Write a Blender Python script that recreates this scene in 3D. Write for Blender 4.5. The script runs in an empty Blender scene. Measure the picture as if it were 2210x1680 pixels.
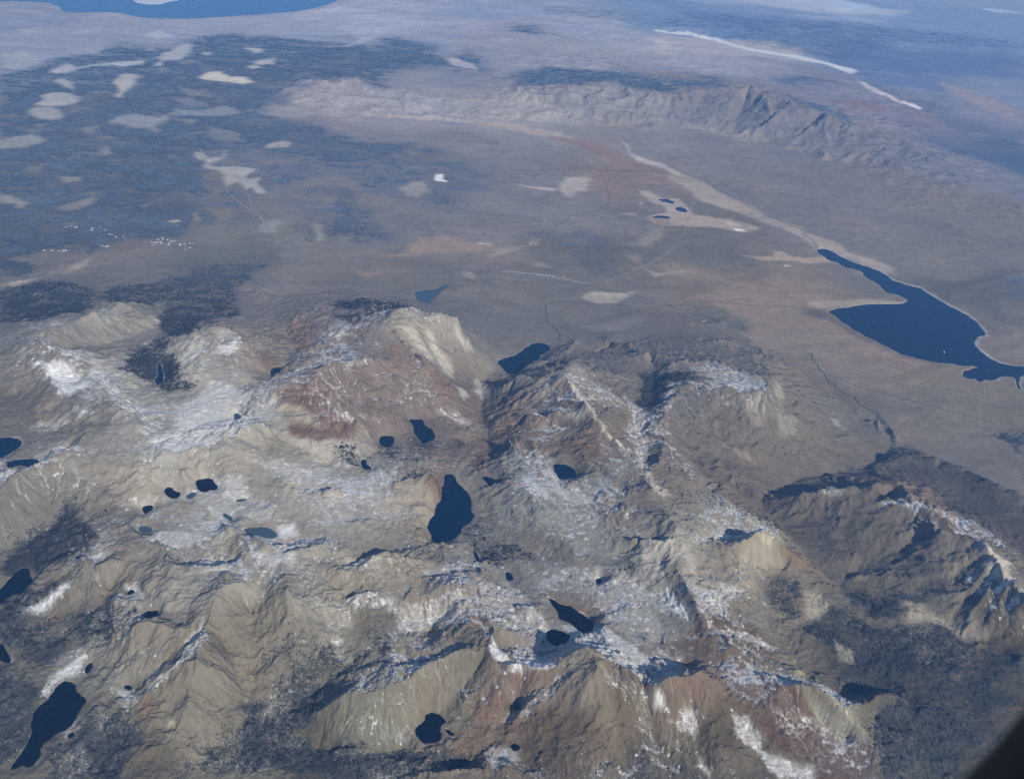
import bpy, math, random, time
import numpy as np
T0 = time.time()
random.seed(7); RNG = np.random.default_rng(11)
SC = bpy.context.scene

# ------------------------------------------------------------------ camera
CAMZ = 11770.0
YAW, PITCH, ROLL = 0.214495, 0.576778, 0.118636
FPX = 1800.38                      # focal length in units of a 2209 x 1680 picture
F_ = np.array([math.sin(YAW)*math.cos(PITCH), math.cos(YAW)*math.cos(PITCH), -math.sin(PITCH)])
R_ = np.array([math.cos(YAW), -math.sin(YAW), 0.0]); U_ = np.cross(R_, F_)
R2 = math.cos(ROLL)*R_ + math.sin(ROLL)*U_; U2 = -math.sin(ROLL)*R_ + math.cos(ROLL)*U_
CAM = np.array([0.0, 0.0, CAMZ])
cd = bpy.data.cameras.new('camera'); cam = bpy.data.objects.new('camera', cd)
SC.collection.objects.link(cam); SC.camera = cam
from mathutils import Matrix, Vector
M = Matrix.Identity(4)
for k in range(3):
    M[k][0] = R2[k]; M[k][1] = U2[k]; M[k][2] = -F_[k]; M[k][3] = CAM[k]
cam.matrix_world = M
cd.sensor_width = 36.0; cd.lens = 36.0*FPX/2209.0
cd.clip_start = 0.01; cd.clip_end = 400000.0
cd.dof.use_dof = True; cd.dof.focus_distance = 20000.0; cd.dof.aperture_fstop = 15.0

# ------------------------------------------------------------------ sky, sun, exposure
SUN_AZ, SUN_EL = math.radians(157.0), math.radians(36.0)
W = bpy.data.worlds.new("World"); SC.world = W; W.use_nodes = True
nt = W.node_tree; nt.nodes.clear()
sky = nt.nodes.new('ShaderNodeTexSky'); sky.sky_type = 'NISHITA'; sky.sun_disc = False
sky.sun_elevation = SUN_EL; sky.sun_rotation = SUN_AZ; sky.altitude = 3500
bg = nt.nodes.new('ShaderNodeBackground'); bg.inputs[1].default_value = 0.10
wo = nt.nodes.new('ShaderNodeOutputWorld')
nt.links.new(sky.outputs[0], bg.inputs[0]); nt.links.new(bg.outputs[0], wo.inputs[0])
sl = bpy.data.lights.new('sun', 'SUN'); sl.energy = 4.2; sl.angle = math.radians(0.53); sl.color = (1.0, 0.955, 0.88)
so = bpy.data.objects.new('sun', sl); SC.collection.objects.link(so)
sdir = Vector((math.sin(SUN_AZ)*math.cos(SUN_EL), math.cos(SUN_AZ)*math.cos(SUN_EL), math.sin(SUN_EL)))
so.rotation_euler = sdir.to_track_quat('Z', 'Y').to_euler(); so.location = (0, -3000, 15000)
SC.view_settings.view_transform = 'Standard'; SC.view_settings.look = 'None'
SC.view_settings.exposure = 0.35; SC.view_settings.gamma = 1.0
try:
    SC.cycles.max_bounces = 4; SC.cycles.diffuse_bounces = 1; SC.cycles.glossy_bounces = 2
    SC.cycles.volume_bounces = 0; SC.cycles.transparent_max_bounces = 6
    SC.cycles.use_denoising = False; SC.cycles.denoiser = 'OPENIMAGEDENOISE'; SC.cycles.denoising_prefilter = 'ACCURATE'
except Exception: pass

# ------------------------------------------------------------------ from picture points to places on the ground
CROP = {'a': (0, 0), 'b': (850, 0), 'c': (1700, 0), 'd': (0, 640), 'e': (850, 640), 'f': (1700, 640),
        'g': (0, 1293), 'h': (850, 1293), 'i': (1700, 1293)}
def rd(crop, s, n=2):
    """numbers measured on the photograph -> survey coordinates"""
    v = np.array([float(t) for t in s.replace(',', ' ').split()]).reshape(-1, n)
    if crop != 'D':
        ox, oy = CROP[crop]
        v[:, 0] = (ox + v[:, 0]*0.40724)/1.17696; v[:, 1] = (oy + v[:, 1]*0.40724)/1.17696
    return v
def rays(p):
    d = F_[None, :] + ((p[:, 0]-1104.5)/FPX)[:, None]*R2 - ((p[:, 1]-840)/FPX)[:, None]*U2
    return d/np.linalg.norm(d, axis=1)[:, None]
def at(p, z):
    d = rays(p); t = (z-CAMZ)/d[:, 2]
    return (CAM + d*t[:, None])[:, :2]

# ------------------------------------------------------------------ the grid (polar: fine near, coarse far)
STEP = 0.0014; KS = 0.0020/STEP
TH0, TH1 = YAW-1.10, YAW+1.06
RMIN, RMAX = 3900.0, 125000.0
NT = int((TH1-TH0)/STEP)+1; NR = int(math.log(RMAX/RMIN)/STEP)+1
def to_ij(xy):
    r = np.hypot(xy[:, 0], xy[:, 1]); t = np.arctan2(xy[:, 0], xy[:, 1])
    return np.stack([np.log(np.maximum(r, 1)/RMIN)/STEP, (t-TH0)/STEP], 1)
RR = RMIN*np.exp(np.arange(NR)*STEP); TT = TH0+np.arange(NT)*STEP
GX = (RR[:, None]*np.sin(TT)[None, :]).astype(np.float32); GY = (RR[:, None]*np.cos(TT)[None, :]).astype(np.float32)
CELL = (RR*STEP).astype(np.float32)[:, None]

# ------------------------------------------------------------------ noise
def hash2(ix, iy, seed):
    h = (ix.astype(np.uint32)*np.uint32(374761393) + iy.astype(np.uint32)*np.uint32(668265263) + np.uint32(seed*982451653 & 0xffffffff))
    h ^= h >> np.uint32(13); h *= np.uint32(1274126177); h ^= h >> np.uint32(16)
    return h
def gnoise(x, y, seed=0):
    xi = np.floor(x); yi = np.floor(y); fx = (x-xi).astype(np.float32); fy = (y-yi).astype(np.float32)
    ix = xi.astype(np.int64).astype(np.uint32); iy = yi.astype(np.int64).astype(np.uint32)
    u = fx*fx*fx*(fx*(fx*6-15)+10); v = fy*fy*fy*(fy*(fy*6-15)+10)
    def g(dx, dy):
        a = (hash2(ix+np.uint32(dx), iy+np.uint32(dy), seed) & np.uint32(255)).astype(np.float32)*(2*np.pi/256)
        return np.cos(a)*(fx-dx)+np.sin(a)*(fy-dy)
    a = g(0, 0); b = g(1, 0); c = g(0, 1); d = g(1, 1)
    return ((a+(b-a)*u)+((c+(d-c)*u)-(a+(b-a)*u))*v)*1.5
def fbm(x, y, oct=4, seed=0, gain=.5, ridged=False):
    s = 0; a = 1.0; n = 0
    for k in range(oct):
        q = gnoise(x*2**k+17.3*k, y*2**k-9.1*k, seed+k)
        if ridged: q = 1-2*np.abs(q)
        s = s+a*q; n += a; a *= gain
    return s/n
def smooth(a, b, x):
    t = np.clip((x-a)/(b-a), 0, 1); return t*t*(3-2*t)

# ------------------------------------------------------------------ tuned values
ERO_ROUNDS = 4; SATU = .95
AIR_COL = (.100, .250, .555); AIR_SIG = 1.0e-5; LIT_SIG = 1.25e-5; AIR_LIT = (1.13, 1.16, 1.24)
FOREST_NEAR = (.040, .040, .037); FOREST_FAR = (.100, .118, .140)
WATER_COL = {'deep': (.03, .12, .22, 1), 'mid': (.001, .010, .028, 1), 'dark': (.001, .003, .006, 1), 'teal': (.05, .08, .10, 1)}
HAZE_DENS = 1.0e-5
HAZE_COL = (.18, .45, 1.0, 1); HAZE_ANI = 0.0
WIN = (-.0149, .0756, .12, .16, 96, 3.0)

# ------------------------------------------------------------------ relief: ridge, valley and toe lines (x, y, height in metres)
RELIEF = '''
D|0,640,2480 100,592,2440 250,600,2400 430,615,2400 600,640,2300 780,625,2240 900,655,2280 1000,690,2320 1050,760,2350
D|1190,740,2320 1290,760,2380 1370,738,2400 1440,702,2350 1560,700,2300 1640,735,2240 1700,780,2220 1760,835,2220 1830,875,2200 1900,930,2200 1945,965,2210
D|2000,985,2230 2050,1000,2220 2120,1040,2220 2209,1090,2230 2300,1140,2250
D|0,520,2420 200,530,2390 350,540,2350 500,560,2280 700,560,2190 900,560,2150 1100,600,2150 1300,640,2130 1500,640,2100 1700,650,2075
D|700,600,2190 900,620,2210 1100,680,2250 1250,700,2230 1400,660,2160 1600,700,2120 1800,800,2150
D|1000,480,2140 1200,480,2110 1400,480,2085 1600,520,2080 1750,530,2072
D|1100,400,2130 1250,400,2100 1500,420,2090 1650,480,2075
D|800,330,2200 1000,330,2180 1200,340,2120 1400,350,2100 1600,400,2120 1800,450,2150 1950,550,2150
D|1950,450,2200 2100,500,2250 2209,520,2280 2300,560,2300
D|2050,640,2150 2150,600,2320 2209,590,2340
D|2150,640,2280 2190,720,2200
D|1850,800,2110 2000,850,2130 2209,900,2180 2300,940,2190
D|2050,930,2170 2209,1000,2210
d|0,215,2550 200,170,2500 450,80,2450 540,40,2420
d|150,300,2800 350,230,2900 450,240,2850 600,280,2700
d|0,380,2850 60,420,2950
d|280,510,3300 480,440,3290 620,395,3350 720,345,3150 850,330,2900
d|0,640,3100 100,600,3300 200,550,3420 320,640,3440 450,700,3380 550,770,3340 620,790,3400 640,870,3450 700,920,3500 780,1030,3560 850,1110,3540 900,1140,3520 1000,1245,3560 1100,1255,3520 1200,1230,3520 1300,1170,3520 1500,1130,3560 1600,1090,3570
d|200,560,3400 140,660,3250 60,780,3050
d|330,660,3340 290,740,3300 300,830,3300 380,880,3320
d|420,740,3230 450,800,3220
d|400,620,3050 600,600,2980 850,520,2860 980,450,2780
d|1000,760,3020 850,880,3090 900,1040,3230
d|1000,700,3010 940,620,2960 1050,520,2860 1050,450,2760 990,350,2600 1000,280,2500
d|640,890,3480 520,1000,3380 430,1060,3250 380,1130,3150
d|100,900,2950 200,1000,3050 200,1100,3100 140,1150,3110
d|780,1080,3500 650,1060,3400 560,1120,3450 500,1200,3470 400,1290,3430 300,1350,3420 200,1370,3450 100,1385,3450 30,1500,3350 -60,1600,3250
d|260,1340,3300 330,1230,3200 420,1220,3280
d|1600,1090,3560 1680,1180,3350 1900,1300,3220 2050,1320,3180
d|1520,980,3330 1480,900,3280 1350,820,3250 1250,830,3260 1200,900,3230 1050,1010,3330 980,1080,3300
d|1120,1150,3330 1250,1080,3310 1400,960,3300
d|1080,580,3100 1180,530,3250 1290,490,3380 1400,487,3420 1480,500,3430 1530,560,3420 1600,660,3250 1650,760,3080
d|1400,490,3400 1280,640,3370 1240,760,3310 1240,850,3260
d|1400,600,3330 1550,600,3350
d|1700,780,3060 1600,820,3150 1500,850,3230
d|1780,720,3040 1830,640,2950 1820,540,2850 1720,430,2700 1640,330,2560 1600,200,2380
d|1550,930,3320 1660,880,3480 1750,850,3600 1850,820,3700 1900,820,3750 1990,775,3800 2050,705,3830 2150,710,3720 2210,700,3700
d|1990,790,3790 2100,920,3620 2210,1040,3450 2300,1120,3300
d|2060,720,3810 2150,850,3600 2230,960,3400
d|1700,700,3100 1850,740,3250 1960,690,3400
e|-100,720,3700 100,705,3700 200,672,3670 270,690,3600 380,790,3350 500,790,3330 560,740,3380
e|0,850,3400 150,960,3300 290,1000,3220 420,1030,3100
d|1830,440,2950 2000,350,2980 2080,440,3120 2080,520,3200
e|0,520,3300 200,480,3450 330,460,3580 370,370,3600 480,360,3500 700,410,3420 760,440,3350
e|-100,340,2750 100,310,2800 350,320,3000 500,330,2950
e|330,460,3560 440,590,3480 560,720,3380 650,850,3180 740,960,2980
e|760,440,3350 840,580,2950 900,680,2600
e|500,480,3420 620,640,3050 730,770,2750 830,920,2620
e|1000,700,2330 940,800,2400 900,870,2480 915,940,2550 920,1040,2650 950,1150,2740 980,1290,2850 900,1350,3000 800,1400,3100
e|800,1120,2950 650,1120,3010
e|380,1180,3050 480,1170,3040
e|1700,540,2500 1830,600,2700 1900,640,2850 2100,670,2950 2210,680,3000
e|1500,560,2420 1450,640,2560
e|1100,770,2450 1250,700,2560 1440,680,3050 1480,715,3250 1430,790,3560 1480,860,3640 1560,955,3742 1600,1050,3640 1700,1150,3580 1800,1240,3540 1900,1340,3580 1970,1520,3640
e|1010,860,2700 1060,820,3000 1180,780,3250 1300,800,3400 1430,790,3560
e|1560,955,3742 1400,1010,3500 1200,1025,3250 1060,1040,2950 930,1095,2700
e|1560,1130,3500 1400,1100,3250 1200,1080,3000 960,1170,2760
e|1430,1370,3300 1250,1310,3230 1100,1260,3030 1000,1270,2880
e|1090,1175,3250 1150,1250,3280 1180,1360,3300 1320,1420,3330
e|1560,1280,3450 1500,1350,3310
e|1130,820,2950 1080,900,2900 1040,980,2850
e|1970,1520,3640 1850,1570,3580 1780,1600,3530
e|1700,1400,3450 1500,1450,3380 1380,1480,3330
e|1650,1540,3400 1450,1600,3320
e|1950,960,2950 1850,1040,3020 1880,1130,3080 1940,1240,3180 1970,1340,3300
e|1950,960,2950 1980,880,2870 2010,780,2780 1950,690,2660 1800,640,2560 1600,570,2430
e|2200,840,3220 2080,960,3180 2040,1060,3220 2060,1200,3330 2010,1330,3450 1950,1380,3560
f|0,700,3050 200,700,3120 400,760,3200 600,800,3250
f|50,840,3220 250,845,3280 450,860,3330 560,880,3370 640,800,3200 620,770,3120
f|560,880,3370 650,930,3300 690,990,3150 800,1130,2900 900,1250,2600
f|450,900,3300 500,1000,3180 560,1100,3050 700,1280,2650
f|650,650,2700 800,800,2500 900,900,2450 1000,1000,2400 1120,1100,2320
f|300,560,2700 450,640,2780 600,740,2900
f|940,690,2120 1000,830,2160 1150,920,2190 1180,1000,2230 1160,1080,2260 1280,1060,2290 1310,1180,2340 1260,1290,2350
f|1290,960,2230 1370,1080,2270 1400,1190,2290 1350,1290,2310
f|1350,1300,2330 1200,1360,2400 1000,1400,2480 800,1440,2540 650,1480,2580 560,1560,2640 600,1650,2680
f|300,1300,2750 100,1200,2950 0,1100,3100
f|500,1350,2680 350,1200,2850 250,1000,3150
f|620,1520,2720 740,1545,2850 820,1520,2980 950,1490,3100 1100,1490,3180 1300,1470,3240 1450,1470,3300 1530,1570,3400 1620,1620,3450 1720,1680,3500
f|800,1480,2600 900,1430,2620 1060,1390,2680 1150,1385,2720 1230,1405,2780 1420,1435,2980
f|1290,1340,2420 1400,1260,2560 1520,1260,2700 1700,1310,2760 1870,1375,2820 2000,1450,2900 2210,1530,3000
f|1400,1350,2560 1600,1400,2680 1800,1480,2800 2000,1560,2850
f|1600,1560,3020 1750,1620,2980 1900,1640,2930 2210,1630,2900
f|1480,1510,2960 1380,1540,3000 1330,1560,3080
f|950,1640,2880 1050,1610,3000 1200,1590,3120 1350,1590,3240 1530,1600,3380
i|650,60,2660 760,180,2700 850,300,2740 1000,430,2780 1080,500,2820 1250,650,2860 1400,800,2880 1600,950,2900 1800,1150,2930 1900,1400,2960 1700,1650,3000
i|1130,460,2830 1250,420,2900 1500,380,3050 1750,290,3250 1900,220,3480
i|1100,430,2800 1200,360,2830 1350,290,2900 1550,240,3050 1740,180,3320
i|1060,380,2790 1250,200,2980 1500,90,3200 1600,70,3380
i|1590,70,3400 1700,140,3520 1820,180,3480 1940,210,3560 2000,300,3520 2100,440,3540 2200,520,3600 2300,600,3620
i|2120,350,3250 2200,440,3200 2300,420,3150
i|1950,200,3500 2040,290,3320 2120,330,3220
i|1500,620,3000 1700,700,2960 1830,820,2950 2100,850,3000 2210,880,3050
i|1990,310,3480 1880,450,3250 1750,560,3080
i|1980,330,3400 1800,400,3180 1620,590,2990
i|2015,335,3490 1860,500,3220 1700,640,3010
i|2035,370,3450 1890,540,3170 1765,690,2985
i|2055,405,3490 1930,590,3220 1835,725,3020
i|2080,440,3450 1970,640,3170 1905,785,3000
i|2110,455,3510 2040,640,3250 1990,770,3060
i|2135,490,3460 2090,680,3185 2065,810,3015
i|2175,525,3530 2150,700,3250 2135,810,3060
i|2205,560,3470 2205,720,3200 2200,840,3030
i|1900,860,2980 2050,860,3000 2210,950,3080
h|2000,50,3700 2080,60,3760 2120,140,3740 2190,300,3690 2210,380,3660
i|0,70,3740 30,120,3740 80,160,3650 140,180,3560 270,215,3500 350,232,3530 430,222,3560 500,215,3560 570,165,3620 630,180,3560 720,260,3380 810,360,3120 930,430,2900 1000,480,2820
i|60,130,3580 180,150,3420 280,180,3330 380,185,3300 480,175,3270 560,140,3250 680,150,3100
i|300,90,3330 480,70,3260 640,80,3150
i|0,200,3720 50,340,3680 110,480,3650 170,620,3600 230,740,3560 320,790,3540 440,960,3520 560,1010,3560 700,1090,3640 850,1110,3640 1000,1165,3640 1090,1220,3600 1130,1290,3450 1200,1370,3350 1300,1500,3200
i|500,970,3330 600,1040,3330 700,1070,3350 760,1060,3330 850,1070,3310 950,1130,3330
i|130,400,3500 250,450,3420 500,560,3250 700,620,3130 900,680,2980
i|430,780,3380 650,900,3250 850,1050,3120
i|430,340,3260 600,420,3080 700,400,3060
i|1050,1160,3250 1120,1150,3050 1250,1120,3000 1400,1130,2980
i|1100,1225,3500 1250,1190,3400 1400,1160,3280 1500,1210,3180
i|1300,1300,3150 1500,1450,3050
h|2000,250,3400 1800,280,3350 1600,300,3320 1500,400,3280
h|1850,200,3550 2050,230,3650 2110,300,3680
h|1700,560,3350 1850,620,3400 1950,760,3420 2050,850,3450
i|0,500,3450 80,640,3430 170,760,3480
h|1900,500,3330 2100,620,3350
g|780,120,3330 850,170,3380 900,200,3400 1010,245,3450 1060,300,3430 1080,360,3480 1160,402,3520 1250,397,3520 1330,368,3540 1400,405,3540 1470,402,3540 1530,335,3530 1560,270,3560 1550,205,3560
g|860,160,3300 950,190,3330 1050,260,3370
g|1105,335,3300 1200,365,3290 1290,340,3300 1400,358,3290 1470,345,3310
g|1420,110,3480 1480,140,3500 1540,200,3550 1580,178,3570 1640,245,3600 1780,278,3620 1800,265,3620 1900,245,3600 2030,208,3560
g|1500,165,3370 1590,165,3350 1680,210,3350 1780,232,3345 1900,212,3350 2000,188,3370
h|-100,330,3480 60,380,3550 150,380,3550 230,330,3560 340,290,3550 400,310,3520 480,330,3480
h|20,340,3400 120,350,3380 200,320,3370 300,280,3370 400,280,3370
d|1700,1410,3320 1780,1440,3380 1850,1520,3400 1980,1535,3400 2100,1500,3380
d|1780,1460,3280 1900,1490,3270 2040,1480,3260
d|1940,1640,3360 2030,1635,3380 2080,1600,3360
h|-20,100,3420 60,120,3440 150,95,3400 230,40,3350 300,-40,3300 370,-80,3350
e|350,1480,3330 400,1440,3400 480,1400,3420 560,1380,3450 620,1450,3380 660,1530,3280
h|1000,-150,3250 1200,-100,3400 1300,0,3380 1350,60,3350 1350,150,3280
h|600,500,3450 680,518,3540 780,480,3560 830,490,3560 860,430,3520 840,390,3470
h|560,440,3340 650,440,3350 740,420,3350 800,395,3340
h|480,330,3480 560,400,3370
h|860,430,3520 830,560,3500 850,650,3520 900,690,3550 970,750,3600 950,870,3610 880,908,3580 800,890,3560 700,925,3560 600,965,3550 500,1020,3530 400,1080,3500 250,1140,3460 90,1160,3380 0,1210,3300 -100,1260,3150
h|830,860,3500 700,885,3460 560,940,3460 440,1000,3430 330,1060,3400 230,1105,3370 100,1120,3290 0,1160,3210
h|0,610,3330 150,550,3400 300,540,3440 420,600,3400 480,500,3440
h|200,610,3330 330,650,3350 380,720,3330 430,790,3300
h|420,700,3230 550,720,3240 700,690,3260
h|450,770,3250 600,760,3260
h|430,780,3330 380,900,3320 250,1000,3270 50,920,3150
h|150,700,3250 200,900,3230 220,1000,3240
h|970,750,3600 1060,780,3520 1180,812,3450 1300,830,3380
h|950,870,3610 980,940,3580 1060,1000,3560 1150,995,3540 1280,1035,3600 1380,1000,3680 1480,910,3800 1570,870,3950 1600,890,3960 1750,960,3850 1880,1070,3740 2000,1110,3780 2060,1065,3830 2100,1035,3850 2210,1020,3850
h|1020,870,3400 1150,900,3380 1280,960,3400 1380,930,3420 1450,840,3450
h|1400,820,3400 1350,780,3380
h|1500,860,3650 1480,810,3480 1440,830,3430
h|1600,820,3450 1680,860,3500 1800,930,3480 1900,1020,3480
h|1965,1000,3440 2040,962,3430 2120,968,3430 2210,985,3430
h|1600,890,3960 1630,1030,3900 1680,1200,3650 1720,1400,3420 1760,1650,3200
h|1630,1030,3900 1500,1150,3600 1450,1300,3400 1300,1500,3200 1200,1650,3100
h|1900,1070,3720 1950,1250,3450 2000,1450,3250 2100,1650,3100
h|1500,960,3780 1350,1100,3500 1200,1230,3350 1100,1330,3250
h|1130,1240,3200 1050,1350,3180 950,1500,3100 850,1560,3050
h|950,900,3580 900,1000,3350 800,1150,3180 650,1260,3120
h|980,940,3560 1060,1080,3400 1120,1200,3210
h|0,1500,2950 300,1500,2980 560,1500,3050
h|550,1660,3150 700,1650,3200 900,1610,3220 970,1660,3180 1100,1580,3250
h|600,1600,3040 760,1600,3050
h|1300,560,3290 1200,480,3270 1100,430,3240
h|1080,620,3290 1200,620,3350 1280,650,3340
h|1000,420,3230 1140,560,3280 1150,650,3300 1200,760,3330
h|900,380,3250 1000,250,3180 880,180,3160
h|1300,260,3200 1200,350,3240 1250,410,3220
h|1340,520,3380 1500,580,3420 1640,690,3400 1800,770,3420 1950,860,3450
h|1420,400,3280 1600,520,3330 1750,620,3360
i|0,1020,3850 150,1030,3840 300,1065,3790 430,1180,3600 540,1300,3480 700,1450,3320 900,1600,3180
i|30,975,3440 110,1000,3480
i|230,900,3460 330,960,3450 300,1000,3550
i|100,1250,3420 200,1500,3250 250,1650,3150
i|300,1250,3500 420,1480,3330 550,1600,3200
i|450,1380,3350 600,1500,3250
i|900,1280,3320 1100,1420,3180
g|480,290,3200 560,335,3320 630,355,3350 700,312,3350 740,310,3380 830,210,3380
g|560,310,3230 640,330,3240 700,290,3240
g|630,355,3340 480,450,3200 380,600,3050 300,690,2950
g|480,290,3180 400,320,3120 250,420,3000 150,560,2900
g|380,310,2990 200,450,2880
g|0,300,2730 130,230,2760 280,160,2800 430,60,2860
g|700,500,3080 600,620,3040 450,760,2980 300,880,2950
g|850,600,3300 950,580,3320 850,470,3270
g|1060,500,3400 1100,620,3350 1200,640,3400
g|740,890,3180 800,800,3300 880,745,3380 960,712,3430 1050,728,3450 1130,738,3460 1200,705,3500 1260,650,3520 1330,560,3580 1450,465,3650 1520,460,3600 1600,520,3450
g|1450,465,3650 1400,405,3540
g|770,810,3220 850,742,3290 900,705,3340 1000,695,3370 1130,705,3380 1200,672,3430
g|740,890,3180 700,1000,3080 560,1010,2980
g|860,1180,3060 920,1120,3130 1000,1070,3250 1100,1000,3400 1210,960,3560 1270,850,3520 1290,720,3530 1350,560,3570
g|880,1120,3050 960,1050,3100 1050,960,3200 1150,880,3300 1230,780,3450
g|1210,960,3560 1300,1000,3430 1410,1060,3230 1450,1150,3100
g|1210,960,3520 1170,1150,3270 1150,1300,3150 1130,1450,3000
g|950,850,3250 880,950,3200 800,1100,3080
g|1780,280,3620 1790,510,3620 1790,650,3460 1760,850,3220 1720,1000,3080
g|1790,510,3620 1650,620,3400 1570,760,3200
g|1790,510,3620 1940,590,3480 2040,720,3250
g|1450,470,3640 1550,600,3350 1580,700,3200
g|1900,280,3590 2100,500,3350 2200,600,3250
g|1600,1000,3020 1550,1200,2930 1500,1400,2850 1300,1550,2800
g|1500,1400,2850 1800,1250,2920 2050,1100,3000
g|1700,1500,2870 2200,1500,2930
g|600,1250,2960 700,1500,2850 600,1650,2830
g|0,1000,3000 60,1200,3000 100,1400,2950
g|-50,900,2990 80,980,3020
g|1400,850,3200 1450,950,3150 1500,1100,3020
c|0,600,3080 220,565,3180 330,560,3260 430,548,3370 520,560,3390 620,600,3320 740,650,3280 850,690,3220 940,720,3150 1060,790,3020 1200,800,2920 1400,900,2780 1700,1050,2620 2000,1200,2480 2210,1300,2450
b|1030,600,2550 1200,560,2850 1350,560,2950 1530,550,3030 1700,528,3060 1850,570,3070 2087,600,3080
b|1060,745,2200 1250,760,2200 1500,780,2200 1900,800,2200
c|0,800,2230 200,810,2250 400,860,2250 700,930,2220 1000,1010,2200 1170,1030,2230
c|560,600,3250 600,680,2950 620,760,2700
c|430,560,3300 380,660,2900 330,760,2550
c|220,580,3050 180,680,2700 120,760,2400
c|740,660,3150 620,760,2800 480,850,2400
c|940,730,2980 860,820,2700 740,910,2300
c|1060,810,2800 1030,900,2500 960,990,2300
c|480,640,2750 420,740,2350 400,830,2280
c|680,730,2750 560,830,2380
c|880,780,2750 780,880,2380
b|1020,480,2450 1400,420,2450 1900,450,2500 2200,500,2500
c|0,500,2600 300,480,2500 600,500,2400 1000,540,2300 1300,700,2250 1600,850,2250 2210,1100,2200
a|1850,640,2500 1950,540,2680 2100,505,2760 2210,503,2780
b|0,503,2780 110,505,2760 200,560,2650 380,555,2650 520,620,2600
a|2000,760,2350 2210,840,2280
b|100,720,2250 500,745,2250 800,765,2200
b|520,500,2500 700,480,2450 900,480,2400
c|0,200,1990 500,320,1970 1150,460,1950 1570,680,1930 2210,900,1930
c|0,380,2100 500,400,2100 1100,500,2000
c|0,90,2400 400,150,2450 800,180,2500 1400,220,2300 2210,330,2200
c|1100,250,2300 1700,450,2100 2210,600,2000
c|0,10,2000 800,20,1900 2210,80,1900
b|0,50,2050 500,80,2000 900,110,2050
b|1060,190,2250 1250,170,2400 1400,210,2300
b|1000,40,2150 1500,60,2300 2200,80,2450
b|200,300,2400 600,350,2350 1100,350,2200 1700,380,2100
a|0,150,2150 500,180,2050 1000,150,1980 1500,170,1960 2000,130,1960
a|0,420,2350 600,330,2250 1100,300,2200 1500,300,2250
a|300,650,2500 900,600,2400 1600,600,2450
a|300,900,2500 1000,850,2400 1700,900,2400
a|100,1200,2600 800,1200,2450 1500,1200,2350
a|0,-140,2300 800,-140,2000 1800,-140,2000
b|200,-120,2100 1200,-120,2200 2200,-120,2300
c|200,-140,2300 1200,-120,2300 2200,-60,2300
'''
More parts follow.
